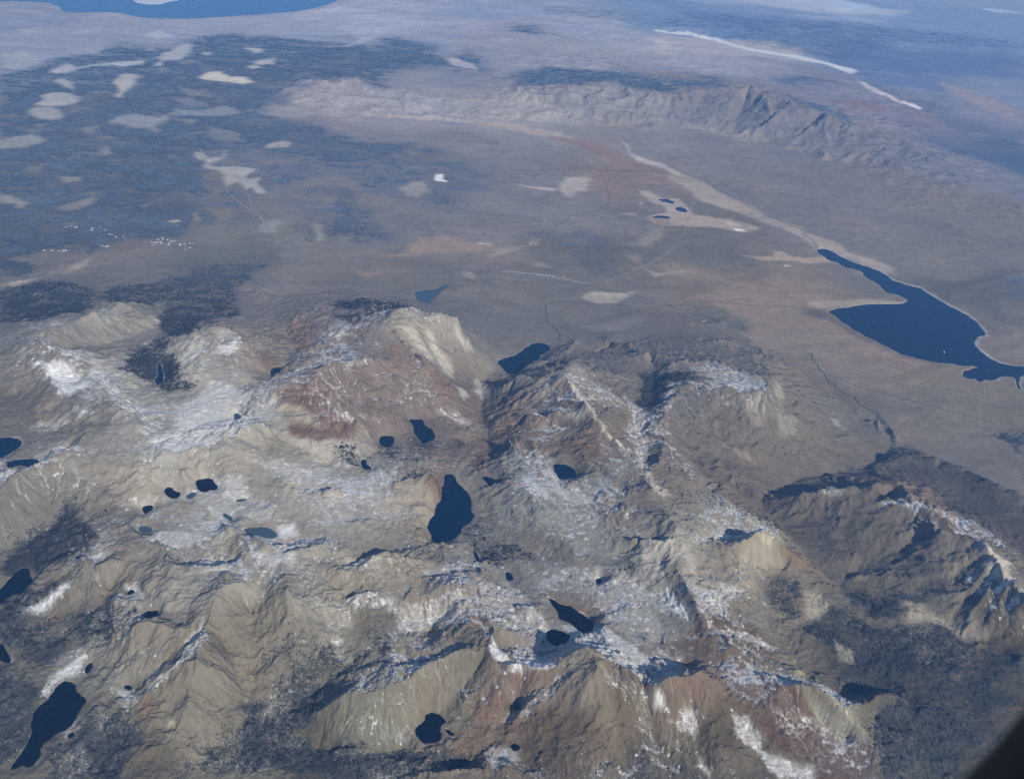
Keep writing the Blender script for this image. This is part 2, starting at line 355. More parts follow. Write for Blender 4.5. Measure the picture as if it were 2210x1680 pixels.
LAKES = '''
great_lake|1945|deep|a|-400,0 0,8 150,10 290,15 370,40 385,68 480,80 620,75 740,78 800,92 870,108 1000,115 1150,118 1350,108 1600,92 1850,72 1950,55 2060,25 2110,0 2150,-40 2050,-90 1500,-130 600,-135 -200,-110
reservoir|2066|mid|f|915,-8 945,-20 985,-18 1030,5 1100,45 1180,75 1260,100 1340,135 1365,150 1370,170 1440,190 1500,212 1560,225 1620,262 1680,300 1740,335 1800,365 1860,395 1910,435 1945,470 1968,500 1968,520 1930,525 1905,545 1900,575 1930,610 1985,655 2050,690 2120,707 2210,715 2300,715 2300,765 2210,768 2185,775 2180,800 2183,860 2170,850 2165,800 2150,778 2100,770 2060,778 2010,802 1965,790 1955,808 1920,805 1910,785 1890,790 1850,785 1830,770 1840,745 1870,730 1935,718 1900,708 1820,710 1780,695 1700,690 1600,675 1520,655 1440,635 1400,610 1330,575 1270,545 1200,510 1130,470 1080,435 1050,410 1030,390 990,374 1020,360 1060,352 1120,345 1200,330 1300,325 1400,325 1460,322 1490,308 1480,290 1440,270 1390,258 1340,245 1325,215 1290,190 1240,165 1215,140 1190,115 1120,98 1075,85 1050,62 1000,55 960,25
lake|2310|mid|e|1012,690 1030,675 1080,655 1130,645 1160,620 1200,590 1240,570 1290,565 1330,575 1345,600 1320,625 1285,640 1275,660 1270,690 1240,710 1190,735 1140,750 1100,762 1075,755 1060,735 1035,712
pond|2220|teal|e|497,245 530,240 575,236 630,232 660,215 700,205 712,205 680,230 650,250 640,275 600,300 595,316 550,312 515,295 505,270
lake|3020|mid|e|463,1040 490,1045 545,1040 555,1075 585,1095 612,1105 625,1160 600,1175 555,1198 535,1190 520,1150 500,1140 495,1095
lake|3040|mid|e|272,1175 285,1150 320,1142 360,1145 375,1165 365,1200 340,1220 305,1212 280,1198
tarn|3180|mid|e|170,1292 195,1290 200,1320 238,1352 200,1357 165,1345 160,1320
lake|3130|mid|e|680,1400 700,1385 730,1382 750,1405 765,1440 800,1470 830,1500 852,1550 850,1600 868,1643 850,1683 800,1708 790,1743 740,1793 700,1811 635,1816 600,1793 605,1763 582,1733 580,1693 600,1663 625,1633 632,1580 665,1545 668,1480 682,1440
tarn|3150|mid|e|918,1405 945,1395 985,1408 1022,1440 995,1462 965,1450 945,1430
lake|3290|mid|e|1362,1325 1400,1320 1450,1328 1490,1352 1510,1385 1500,1405 1440,1418 1400,1415 1378,1375
lake|3005|mid|d|985,690 1005,692 1012,730 1020,770 1015,815 1000,832 975,828 962,800 985,770 982,730
tarn|3050|mid|d|1685,740 1720,718 1752,718 1735,750 1710,772 1690,765
tarn|3240|teal|d|1455,1010 1480,1000 1505,1015 1490,1050 1465,1050 1455,1030
lake|3110|mid|d|-80,1160 0,1158 80,1155 130,1170 140,1195 100,1230 50,1260 20,1280 0,1285 -60,1280 -80,1200
lake|3200|mid|d|40,1310 80,1300 160,1290 220,1285 248,1300 240,1325 205,1355 170,1335 130,1325 90,1340 60,1352 45,1335
lake|3260|dark|d|1222,1430 1240,1415 1290,1410 1320,1412 1340,1440 1362,1465 1350,1485 1310,1480 1290,1498 1250,1495 1230,1465
lake|3240|dark|d|1025,1480 1045,1462 1075,1465 1085,1490 1130,1500 1120,1530 1080,1538 1045,1525 1030,1505
tarn|3245|teal|d|1155,1520 1190,1500 1225,1495 1215,1525 1180,1540
tarn|3180|dark|d|885,1590 915,1575 950,1578 960,1595 935,1620 905,1635 890,1615
tarn|3150|dark|d|648,1600 665,1595 680,1610 672,1622 655,1615
tarn|3280|teal|d|1390,1630 1410,1625 1445,1655 1460,1680 1430,1675 1400,1655
tarn|3280|teal|d|1465,1545 1500,1538 1550,1535 1530,1548 1480,1555
tarn|3270|teal|g|862,110 890,100 930,110 955,125 935,145 900,148 870,140
lake|3350|teal|g|1510,125 1560,115 1640,112 1690,118 1725,150 1730,165 1690,182 1650,175 1600,160 1550,150
lake|2830|dark|g|0,500 40,455 80,410 130,370 175,362 190,385 190,420 208,435 170,480 130,525 80,530 40,560 0,580 -60,600 -60,540
lake|2980|dark|g|375,1085 400,1070 450,1080 475,1095 472,1130 510,1160 540,1185 520,1220 490,1260 465,1320 420,1370 350,1400 310,1430 265,1460 250,1500 255,1530 220,1580 180,1605 140,1590 100,1610 68,1620 75,1590 120,1540 160,1480 175,1440 200,1390 192,1340 205,1280 230,1235 280,1200 320,1150 350,1110
tarn|2980|dark|g|415,1415 440,1388 468,1388 462,1410 435,1428
tarn|2990|dark|g|525,1020 540,965 580,955 575,985 545,1025
tarn|3300|dark|g|890,655 920,635 990,628 985,655 945,685 915,680
tarn|3270|dark|g|788,520 815,500 840,500 830,528 800,535
tarn|3050|dark|g|770,1100 800,1090 820,1100 815,1125 785,1120
lake|2990|dark|g|0,835 20,840 50,900 75,950 60,960 10,945 -40,940 -40,840
tarn|3180|dark|g|468,290 500,290 500,312 475,312
lake|3110|dark|h|500,1365 540,1335 565,1315 568,1280 600,1265 650,1275 695,1320 665,1340 655,1370 665,1400 660,1440 600,1455 550,1455 510,1410
tarn|3112|dark|h|680,1365 710,1370 740,1395 742,1412 710,1400
tarn|3200|dark|h|1108,1225 1130,1215 1155,1230 1150,1255 1125,1255
lake|3280|dark|h|1330,545 1380,575 1430,600 1470,600 1520,640 1570,670 1600,695 1615,720 1600,760 1560,770 1520,755 1490,720 1440,695 1400,680 1390,635 1360,600
tarn|3170|mid|h|860,255 890,275 905,330 875,310
tarn|3225|mid|h|1065,390 1095,390 1120,440 1070,440
lake|3330|dark|h|1325,755 1370,745 1430,760 1470,790 1440,830 1380,850 1325,820
lake|3030|dark|h|715,1600 760,1570 830,1555 850,1580 800,1610 770,1640 720,1640
tarn|3180|dark|h|1090,1475 1120,1455 1150,1470 1145,1500 1110,1500
tarn|3240|mid|h|1625,440 1650,425 1665,445 1640,465
tarn|2078|mid|b|2010,1240 2060,1238 2110,1255 2118,1275 2080,1262 2030,1252
tarn|2078|mid|b|2120,1295 2150,1288 2195,1305 2195,1325 2150,1318 2122,1308
tarn|2078|mid|b|1965,1355 2010,1345 2060,1345 2095,1355 2090,1365 2040,1360
'''
ISLANDS = '''
island|1945|a|815,0 850,22 920,32 1010,30 1060,12 1125,5 1100,-20 960,-30 850,-25
islet|2066|f|1700,622 1708,615 1718,618 1718,630 1706,632
islet|2066|f|1748,605 1758,601 1766,606 1757,611
'''

# ------------------------------------------------------------------ solve the relief between the surveyed lines
def resample(ij, z, step=.6):
    L = np.hypot(*(ij[1:]-ij[:-1]).T); s = np.r_[0, np.cumsum(L)]
    n = max(2, int(s[-1]/step)); t = np.linspace(0, s[-1], n)
    return np.stack([np.interp(t, s, ij[:, 0]), np.interp(t, s, ij[:, 1])], 1), np.interp(t, s, z)
SUMZ = np.zeros((NR, NT), np.float64); CNT = np.zeros((NR, NT), np.float64)
def stamp(ij, z, w=1.0):
    i = np.round(ij[:, 0]).astype(int); j = np.round(ij[:, 1]).astype(int)
    ok = (i >= 0) & (i < NR) & (j >= 0) & (j < NT)
    np.add.at(SUMZ, (i[ok], j[ok]), z[ok]*w); np.add.at(CNT, (i[ok], j[ok]), w)
def wob(p, z):
    """natural crookedness of ridges and valleys"""
    s = 700.0
    dx = fbm(p[:, 0]/s, p[:, 1]/s, 3, 31)*90; dy = fbm(p[:, 0]/s, p[:, 1]/s, 3, 47)*90
    return p+np.stack([dx, dy], 1), z+fbm(p[:, 0]/350, p[:, 1]/350, 3, 71)*45*(z > 2700)
for line in RELIEF.strip().splitlines():
    c, s = line.split('|'); v = rd(c, s, 3)
    p = at(v[:, :2], v[:, 2]); ij, z = resample(to_ij(p), v[:, 2])
    th = TH0+ij[:, 1]*STEP; r = RMIN*np.exp(ij[:, 0]*STEP)
    q, z = wob(np.stack([r*np.sin(th), r*np.cos(th)], 1), z)
    stamp(to_ij(q), z)

def poly_mask(ij, pad=0):
    """inside test and signed distance (cells, + inside) on the polygon's own window"""
    i0 = int(max(0, np.floor(ij[:, 0].min()-pad))); i1 = int(min(NR-1, np.ceil(ij[:, 0].max()+pad)))
    j0 = int(max(0, np.floor(ij[:, 1].min()-pad))); j1 = int(min(NT-1, np.ceil(ij[:, 1].max()+pad)))
    if i1 <= i0 or j1 <= j0: return None
    return i0, i1+1, j0, j1+1
def sdist(pi, pj, ij):
    ins = np.zeros(pi.shape, bool); d2 = np.full(pi.shape, 1e12, np.float32)
    n = len(ij)
    for k in range(n):
        ax, ay = ij[k]; bx, by = ij[(k+1) % n]
        cr = (ay > pj) != (by > pj)
        with np.errstate(divide='ignore', invalid='ignore'):
            ins ^= cr & (pi < (bx-ax)*(pj-ay)/(by-ay+1e-12)+ax)
        ex, ey = bx-ax, by-ay
        t = np.clip(((pi-ax)*ex+(pj-ay)*ey)/(ex*ex+ey*ey+1e-9), 0, 1)
        d2 = np.minimum(d2, (pi-ax-t*ex)**2+(pj-ay-t*ey)**2)
    return np.where(ins, 1, -1)*np.sqrt(d2)
def rough(ij, amp=.9, seed=3):
    amp = amp*KS
    """a traced outline with the small bays and points between its corners"""
    out = []
    n = len(ij)
    for k in range(n):
        a, b = ij[k], ij[(k+1) % n]; L = np.hypot(*(b-a)); m = max(1, int(L/1.6))
        for t in range(m): out.append(a+(b-a)*t/m)
    out = np.array(out)
    # round the corners a little, then roughen
    for _ in range(2): out = .25*np.roll(out, 1, 0)+.5*out+.25*np.roll(out, -1, 0)
    nx = fbm(out[:, 0]/6, out[:, 1]/6, 3, seed)*amp*1.6; ny = fbm(out[:, 0]/6, out[:, 1]/6, 3, seed+9)*amp*1.6
    return out+np.stack([nx, ny], 1)
def ij_xy(ij):
    th = TH0+ij[:, 1]*STEP; r = RMIN*np.exp(ij[:, 0]*STEP)
    return np.stack([r*np.sin(th), r*np.cos(th)], 1)
LK = []
LAKEZ = np.full((NR, NT), np.nan, np.float32); SHORE = np.full((NR, NT), -99.0, np.float32); LAKEID = np.full((NR, NT), -1, np.int8)
for line in LAKES.strip().splitlines():
    nm, z, tone, c, s = line.split('|'); z = float(z)
    v = rd(c, s, 2); ij = rough(to_ij(at(v, z)), .3 if nm == 'great_lake' else .7, len(LK)+3)
    LK.append((nm, z, tone, ij))
    w = poly_mask(ij, 10*KS)
    if w is None: continue
    i0, i1, j0, j1 = w
    pi, pj = np.meshgrid(np.arange(i0, i1, dtype=np.float32), np.arange(j0, j1, dtype=np.float32), indexing='ij')
    sd = sdist(pi, pj, ij)
    cur = SHORE[i0:i1, j0:j1]; up = sd > cur
    SHORE[i0:i1, j0:j1] = np.where(up, sd, cur)
    LAKEID[i0:i1, j0:j1][up] = len(LK)-1
    m = up & (sd > -1.2); LAKEZ[i0:i1, j0:j1][m] = z
    SUMZ[i0:i1, j0:j1][m] = z*1.0; CNT[i0:i1, j0:j1][m] = 1.0
print('lakes', round(time.time()-T0, 1))

def solve(S, C):
    lv = [(S, C)]
    while min(lv[-1][0].shape) > 24:
        s, c = lv[-1]; a, b = (s.shape[0]+1)//2*2, (s.shape[1]+1)//2*2
        s2 = np.zeros((a, b)); c2 = np.zeros((a, b)); s2[:s.shape[0], :s.shape[1]] = s; c2[:c.shape[0], :c.shape[1]] = c
        lv.append((s2.reshape(a//2, 2, b//2, 2).sum((1, 3)), c2.reshape(a//2, 2, b//2, 2).sum((1, 3))))
    h = None
    for k in range(len(lv)-1, -1, -1):
        s, c = lv[k]; fix = c > 0; val = (s/np.maximum(c, 1e-9)).astype(np.float32)
        if h is None: h = np.full(s.shape, 2400.0, np.float32)
        else:
            h = np.repeat(np.repeat(h, 2, 0), 2, 1)[:s.shape[0], :s.shape[1]]
        h = np.where(fix, val, h)
        for it in range(400 if k > 3 else (60, 50, 60, 100)[k]):
            p = np.pad(h, 1, mode='edge')
            q = .25*(p[:-2, 1:-1]+p[2:, 1:-1]+p[1:-1, :-2]+p[1:-1, 2:])
            h = np.where(fix, val, q)
    return h
H = solve(SUMZ, CNT)
print('solve', round(time.time()-T0, 1))
del SUMZ, CNT
def blur(a, n=1):
    for _ in range(n):
        p = np.pad(a, 1, mode='edge'); a = .25*p[:-2, 1:-1]+.5*p[1:-1, 1:-1]+.25*p[2:, 1:-1]
        p = np.pad(a, 1, mode='edge'); a = .25*p[1:-1, :-2]+.5*p[1:-1, 1:-1]+.25*p[1:-1, 2:]
    return a
def slope(h):
    gi, gj = np.gradient(h); return np.hypot(gi, gj)/CELL
H0 = H.copy()
lake = SHORE > -1.0
away = smooth(0.5, 9*KS, -SHORE)                      # 0 at a shore, 1 away from it
SL = blur(slope(H), 6)
steep = smooth(.10, .42, SL)
high = smooth(2500, 3000, H)
# rock spurs, ribs and hollows; hills in the far country
wx = GX+fbm(GX/900, GY/900, 2, 5)*220; wy = GY+fbm(GX/900, GY/900, 2, 6)*220
rid = fbm(wx/1250, wy/1250, 6, 21, .55, True)
hum = fbm(wx/700, wy/700, 5, 25, .55)
hilly = smooth(.03, .12, SL)*smooth(26000, 31000, np.hypot(GX, GY))
far = smooth(30000, 48000, np.hypot(GX, GY))
H = H+away*(rid-.25)*(steep*92+high*26+5+hilly*150)+away*hum*(steep*48+high*26+2+hilly*70)
H = H+away*fbm(wx/330, wy/330, 4, 61, .6, True)*(steep*32+high*22+1.5)
H = H+away*fbm(GX/140, GY/140, 3, 66, .6)*(steep*12+high*10+.5)
H = H+away*far*(fbm(wx/5200, wy/5200, 5, 81, .5, True))*150*smooth(.0, .5, fbm(GX/16000, GY/16000, 2, 90)+.35)
print('noise', round(time.time()-T0, 1))

# ------------------------------------------------------------------ running water cuts gullies into the slopes
def erode(H, rounds, n, steps, seed, ke=.32, kc=6.0):
    rng = np.random.default_rng(seed)
    NE = min(NR, int(math.log(42000/RMIN)/STEP)); c = CELL[:NE]
    h = (H[:NE]/c).astype(np.float32); A, B = h.shape
    locked = (SHORE[:NE] > -1.5)
    pr = (smooth(.12, .35, SL[:NE])+.10).ravel(); pr[locked.ravel()] = 0; cdf = np.cumsum(pr); cdf /= cdf[-1]
    global FLUX
    FLUX = np.zeros(H.shape, np.float32)
    for rd_ in range(rounds):
        k = np.searchsorted(cdf, rng.random(n)); pi = (k//B).astype(np.float32)+rng.random(n).astype(np.float32)-.5
        pj = (k % B).astype(np.float32)+rng.random(n).astype(np.float32)-.5
        di = np.zeros(n, np.float32); dj = np.zeros(n, np.float32); sed = np.zeros(n, np.float32); spd = np.ones(n, np.float32)
        for s in range(steps):
            pi = np.clip(pi, 1, A-3); pj = np.clip(pj, 1, B-3)
            i = pi.astype(np.int32); j = pj.astype(np.int32); u = pi-i; v = pj-j; b = i*B+j; hr = h.ravel()
            h00 = hr[b]; h01 = hr[b+1]; h10 = hr[b+B]; h11 = hr[b+B+1]
            gi = (h10-h00)*(1-v)+(h11-h01)*v; gj = (h01-h00)*(1-u)+(h11-h10)*u
            hh = (h00*(1-v)+h01*v)*(1-u)+(h10*(1-v)+h11*v)*u
            di = di*.35-gi*.65; dj = dj*.35-gj*.65; L = np.hypot(di, dj)+1e-6; di /= L; dj /= L
            ni = np.clip(pi+di, 1, A-3); nj = np.clip(pj+dj, 1, B-3)
            i2 = ni.astype(np.int32); j2 = nj.astype(np.int32); u2 = ni-i2; v2 = nj-j2; b2 = i2*B+j2
            h2 = (hr[b2]*(1-v2)+hr[b2+1]*v2)*(1-u2)+(hr[b2+B]*(1-v2)+hr[b2+B+1]*v2)*u2
            dh = h2-hh
            cap = np.maximum(-dh, .01)*kc*.12*spd
            dep = np.where(dh > 0, np.minimum(dh, sed), np.where(sed > cap, (sed-cap)*.25, 0))
            ero = np.where((dh < 0) & (sed < cap), np.minimum((cap-sed)*ke, -dh*.5), 0)
            spd = np.clip(spd-dh*.6-.03, .2, 4)
            a = dep-ero; sed -= a
            acc = (np.bincount(b, a*(1-u)*(1-v), A*B)+np.bincount(b+1, a*(1-u)*v, A*B)
                   + np.bincount(b+B, a*u*(1-v), A*B)+np.bincount(b+B+1, a*u*v, A*B)).reshape(A, B)
            acc[locked] = 0
            FLUX[:NE] += np.bincount(b, spd, A*B).reshape(A, B)
            h += np.clip(acc, -.25, .25).astype(np.float32)
            pi, pj = ni, nj
    o = H.copy(); o[:NE] = h*c; return o
HB = H; H = erode(H, ERO_ROUNDS, 220000, 58, 5); SOFT = smooth(9000, 20000, np.hypot(GX, GY)); H = HB+(H-HB)*(.22+.10*SOFT); del HB
print('erode', round(time.time()-T0, 1))
# scree, ribs and chutes run down the fall line: noise drawn out along the slope
def fall_line(A, Hs, L):
    gi, gj = np.gradient(blur(Hs, 5)); g = np.hypot(gi, gj)+1e-6; gi = (gi/g).astype(np.float32).ravel(); gj = (gj/g).astype(np.float32).ravel()
    n0, n1_ = A.shape; Af = A.ravel(); s = Af.copy(); w = 1.0
    for sg in (1, -1):
        pi, pj = np.divmod(np.arange(n0*n1_, dtype=np.int32), n1_); pi = pi.astype(np.float32); pj = pj.astype(np.float32)
        for k in range(L):
            b = (pi+.5).astype(np.int32)*n1_+(pj+.5).astype(np.int32)
            pi = np.clip(pi+sg*gi[b], 0, n0-1); pj = np.clip(pj+sg*gj[b], 0, n1_-1)
            b = (pi+.5).astype(np.int32)*n1_+(pj+.5).astype(np.int32)
            f = 1-(k+1)/(L+1); s += Af[b]*f; w += f*f
    return (s/np.sqrt(w)).reshape(n0, n1_)
NI, NJ = np.meshgrid(np.arange(NR, dtype=np.float32), np.arange(NT, dtype=np.float32), indexing='ij')
white = RNG.standard_normal((NR, NT)).astype(np.float32)
FALL = fall_line(white*.8+fbm(NI/5, NJ/5, 2, 55)*1.6, H, 11); FALL /= FALL.std()
del white, NI, NJ
RIBS = smooth(-.2, .45, fbm(GX/800, GY/800, 3, 57))*smooth(.12, .45, blur(slope(H), 3))
H = H+away*FALL*RIBS*CELL*.12
print('fall', round(time.time()-T0, 1))
H = np.where(lake, LAKEZ-np.clip(SHORE+1.0, 0, 4)*4-5, np.maximum(H, np.where(SHORE > -10, 0, 0)+H))
near_sh = (SHORE > -3.5) & ~lake
H[near_sh] = np.maximum(H[near_sh], H0[near_sh]+2)
H = H.astype(np.float32)
SL = slope(H)

# ------------------------------------------------------------------ ground colours as read from the photograph (x y r g b)
BASE = '''
50,60,125,140,172 200,70,135,145,172 450,60,140,150,178 600,55,138,150,180 800,40,150,160,185 900,90,130,143,172 1000,60,142,150,178 1150,40,128,145,180 1300,60,140,150,175 1450,90,160,163,178 1500,30,105,135,178 1600,80,100,130,175 1750,10,150,165,195 1850,60,112,138,178 2000,40,110,138,180 2150,60,110,138,178 1900,130,90,118,165 2050,130,92,120,165 2150,200,118,135,168 1650,110,150,155,172 1500,130,142,148,170 1300,120,135,143,165 1100,110,135,142,165 950,160,115,125,152
1800,180,118,128,155 1950,260,118,122,148 2100,300,98,114,150 2180,350,78,102,145 2000,330,105,115,145 2209,280,118,130,160
750,210,128,130,150 850,230,130,130,150 1000,230,130,132,150 1150,240,132,134,150 900,200,125,130,155 1300,220,120,126,145 1400,240,110,118,142 1600,240,122,126,142 1750,280,105,112,135
600,270,105,112,140 800,300,112,116,138 1000,300,112,116,138 1100,350,110,114,135 1000,400,108,112,132 1250,370,108,112,132 1400,300,115,118,138 1600,320,112,116,138 1700,370,108,112,132 1900,400,108,110,130 2000,450,108,110,128 2150,500,105,108,125 1700,450,108,110,128 1350,380,120,114,126 1200,480,110,112,128 1100,450,108,112,130
900,480,108,111,130 800,480,108,110,128 1000,520,118,112,122 600,540,105,108,122 700,560,108,108,120 900,590,105,106,118 1200,560,98,101,115 1400,560,98,101,115 1100,650,102,104,115 1300,620,104,105,117 1500,520,98,101,115 300,570,105,106,120 100,600,110,110,120 500,560,92,100,115
650,640,118,112,118 560,650,115,110,118 900,640,104,105,116 1300,690,105,105,115 1500,680,112,106,112 1600,620,125,113,118 1700,700,125,112,115 1800,760,122,112,112 1900,830,118,112,112 2100,870,112,108,110 2200,980,108,105,110 2000,900,112,108,108 1950,950,110,106,106 2100,700,112,110,120 2150,640,90,97,116 2180,620,90,97,116 2000,560,110,112,125
1450,760,112,106,108 1600,730,108,104,108 1500,900,102,95,95 1650,870,105,100,98 1750,950,105,98,95 1500,1000,105,95,90 1600,1030,105,96,92 1800,900,108,102,102 1700,1100,95,88,88
2000,1020,80,82,92 2100,1050,75,78,90 2180,1120,78,75,82 1800,1120,88,84,86 1900,1180,92,86,85 2000,1130,110,100,95 2050,1100,125,100,90 2150,1170,80,72,78 2100,1250,112,106,98 2000,1230,92,90,88 2000,1330,128,118,106 1950,1300,84,83,85 2150,1320,105,100,92
1700,1200,110,102,95 1650,1200,140,132,110 1550,1200,120,112,100 1600,1300,115,108,95 1750,1300,115,106,92 1850,1350,105,98,85 1900,1450,72,70,72 2050,1480,70,70,68 2150,1400,78,74,68 1950,1600,75,75,70 1750,1500,110,105,85 1700,1580,95,90,78
1130,850,120,116,112 1250,930,115,100,92 1350,960,105,92,88 1150,900,110,92,88 1300,1020,110,104,100 1150,1060,115,118,118 1250,1120,118,122,120 1400,1130,125,122,115 1380,1200,105,108,108 1100,1030,112,104,102 1450,1180,160,154,142
850,700,118,112,112 700,700,120,108,108 780,760,115,98,95 950,760,140,133,122 900,840,118,98,92 1000,830,115,104,100 650,870,118,88,85 750,860,110,88,85 800,820,105,92,92 900,900,115,100,95 700,940,125,112,100
600,780,122,110,105 500,750,135,128,118 450,720,130,125,115 400,800,145,140,130 300,740,125,122,118 200,740,122,118,114 250,700,130,128,122 60,720,110,108,110 60,850,105,102,100 150,690,110,112,118 150,640,100,106,115 50,660,95,100,112
300,850,145,142,135 250,950,140,135,125 150,960,110,108,105 350,1010,150,142,125 550,990,150,142,125 450,920,150,147,142 100,1050,115,110,102 50,1100,105,102,98 180,1040,140,128,112 250,1030,140,132,118 650,1010,160,155,145
600,1060,145,138,125 400,1080,130,122,112 300,1110,120,112,105 200,1090,105,100,98 600,1180,135,128,115 700,1080,150,142,128 800,1080,145,138,125 900,1080,140,130,115 880,1020,130,118,108
300,1230,125,118,105 400,1260,125,122,115 600,1250,145,137,125 750,1250,140,128,108 850,1250,128,118,100 950,1320,125,115,105 550,1330,122,112,95 450,1300,125,118,105 150,1250,100,95,88 150,1330,105,98,88
600,1400,115,108,92 500,1450,115,106,90 400,1500,118,108,90 450,1560,120,112,96 380,1420,118,108,90 300,1380,120,110,95 200,1450,120,118,108 30,1500,85,82,65
850,1370,105,100,88 950,1400,130,115,95 800,1550,110,106,88 900,1480,118,110,90 1000,1480,112,105,88 1050,1530,115,88,72 1100,1450,115,95,82 1150,1500,110,92,80 1200,1600,92,75,62 1300,1500,115,100,82 1350,1600,100,84,68 1250,1450,120,110,95 1600,1500,100,78,65 1500,1470,118,92,75 1520,1600,85,76,60 1800,1650,85,70,60 1400,1650,60,60,58
1250,1250,115,108,105 1350,1300,122,118,114 1200,1400,118,119,119 1450,1330,118,119,116 1100,1300,120,115,112 1550,1350,95,72,66 1150,1200,100,96,95 1050,1180,112,106,98 300,1650,95,88,75 700,1650,85,80,68 100,1650,95,92,85
'''
# forest cover: crop | density | outline
FOREST = '''
a|.85|0,430 150,420 300,400 330,380 500,350 700,300 830,290 1000,300 1100,290 1280,215 1500,205 1700,210 1950,235 2050,270 2300,275 2390,240 2540,240 2620,280 2690,320 2770,360 2850,310 2970,315 2960,370 2990,420 2970,470 2890,455 2790,470 2760,430 2640,440 2520,440 2460,500 2470,550 2390,560 2320,555 2240,505 2100,500 1950,520 1830,570 1800,640 1680,710 1800,740 2000,760 2060,820 2210,840 2440,860 2610,860 2650,880 2400,1000 2200,1050 1700,1000 1300,940 1350,1350 1150,1440 900,1470 700,1510 600,1560 300,1580 100,1620 -100,1700 -100,430
a|.62|1300,940 1700,1000 2200,1000 2610,870 2740,900 2840,950 3070,1020 3090,1100 3050,1170 2890,1230 2940,1290 2790,1330 2690,1300 2490,1250 2340,1230 2240,1200 2150,1130 2100,1140 1900,1170 1700,1200 1650,1250 1500,1290 1600,1400 1500,1420 1340,1400
a|.5|1700,1200 2100,1150 2240,1250 2300,1400 2100,1560 1900,1500 1750,1350
b|.75|-50,1150 0,1170 100,1200 200,1300 300,1400 440,1460 400,1500 200,1520 -50,1450
b|.9|1020,490 1100,450 1300,400 1550,420 1900,450 2200,520 2200,600 1950,590 1800,540 1550,530 1400,545 1150,530
c|.85|-50,480 120,490 350,470 400,560 200,570 -50,560
c|.85|700,500 900,480 1080,520 1000,545 800,550 700,530
c|.8|640,570 900,640 1100,700 1200,740 1180,800 1050,780 900,700 760,640
c|.55|1250,720 1700,880 2210,1100 2300,1000 2300,850 1950,800 1800,900 1500,760
c|.6|0,60 400,90 900,130 1500,180 2210,260 2300,330 2000,330 1500,280 1150,400 900,340 600,280 400,250 350,200 200,190 0,150
b|.5|1300,20 1600,60 2000,90 2250,60 2250,180 1900,170 1500,120
b|.85|1060,190 1120,160 1250,150 1290,200 1500,240 1400,240 1200,215
c|.6|1150,440 1300,520 1600,640 1800,720 1700,740 1450,620 1250,560 1160,500
d|.62|600,280 700,220 870,180 1150,120 1200,70 1500,60 1700,80 1600,160 1520,220 1500,300 1520,400 1350,420 1250,480 1150,530 1080,520 1000,480 960,400 980,330 850,320 700,320
d|.9|0,60 200,80 270,130 150,170 0,200
d|.65|0,240 300,180 400,170 650,250 600,320 450,370 300,420 150,430 0,330
d|.75|840,600 1000,540 1080,520 1060,600 1040,650 1080,720 1120,800 1160,860 1050,890 980,890 930,830 820,760 720,760 850,700
e|.92|1930,900 1950,830 2010,750 2200,740 2200,800 2130,830 2080,920 2000,980 1930,980
f|.65|-80,740 180,750 220,820 100,830 -80,830
e|.5|1420,-60 1500,-150 1700,-100 1800,60 1790,150 1650,180 1560,130
e|.35|1150,-120 1350,-160 1550,-60 1600,60 1450,0 1300,-60
e|.6|0,400 150,390 270,370 220,440 100,470 20,460
e|.6|0,290 350,310 500,340 600,380 400,350 100,360 0,370
e|.42|0,1150 250,1230 480,1180 640,1200 800,1200 820,1260 600,1290 300,1330 0,1290
i|.45|1100,600 1200,620 1300,700 1400,720 1480,690 1700,720 1830,820 2000,860 2210,900 2300,1100 2100,1250 1950,1350 1850,1450 1700,1720 1300,1720 1250,1500 1300,1300 1200,1150 1050,1050 950,850 800,780 900,660 1000,560
i|.6|1150,650 1400,720 1650,730 1780,850 1600,900 1400,1130 1250,1130 1200,950
i|.62|1480,1150 1900,1300 1850,1460 1700,1700 1550,1700 1450,1400
i|.5|600,430 850,430 850,650 700,680 560,560
i|.7|1130,480 1500,560 1450,680 1300,650
i|.6|1230,500 1600,560 1950,380 1900,500 1600,640 1500,600
i|.72|1230,1180 1500,1200 1680,1320 1700,1500 1500,1650 1300,1650 1250,1400
g|.55|580,1230 800,1200 870,1450 800,1600 1100,1650 1300,1500 1500,1390 1540,1250 1750,1050 2000,1080 1950,1250 1800,1400 2100,1450 2300,1400 2300,1720 300,1720 260,1550 300,1440 480,1330
g|.55|0,700 250,720 500,640 700,560 850,640 800,760 650,900 500,900 250,1000 100,830 0,780
g|.8|-50,330 150,180 300,100 400,0 520,-50 600,100 650,170 480,280 300,350 200,370 -50,400
g|.6|0,600 200,480 400,420 300,560 100,700 0,720
g|.6|0,960 80,980 200,1200 190,1400 60,1620 -60,1640 -60,960
h|.55|0,1430 500,1500 700,1500 900,1550 700,1600 500,1720 0,1720
h|.5|780,150 900,60 1000,200 1300,280 1300,340 1100,350 950,350 850,250
h|.4|0,880 60,950 200,980 380,900 400,1000 300,1050 0,1060
h|.35|200,620 330,650 420,780 350,950 250,870
g|.4|1640,900 1900,720 2100,850 2200,1000 1800,1100 1600,1050
b|.55|1200,560 1500,560 1900,600 2200,620 2200,740 1800,700 1550,660 1350,620
c|.6|-50,600 420,580 640,660 450,760 700,900 300,840 -50,780
c|.6|700,680 1000,760 1150,900 1050,960 900,850 750,760
f|.5|1850,1120 2100,1200 2210,1300 2210,1100 2050,1050
f|.6|2080,150 2210,130 2280,160 2250,300 2100,330
'''
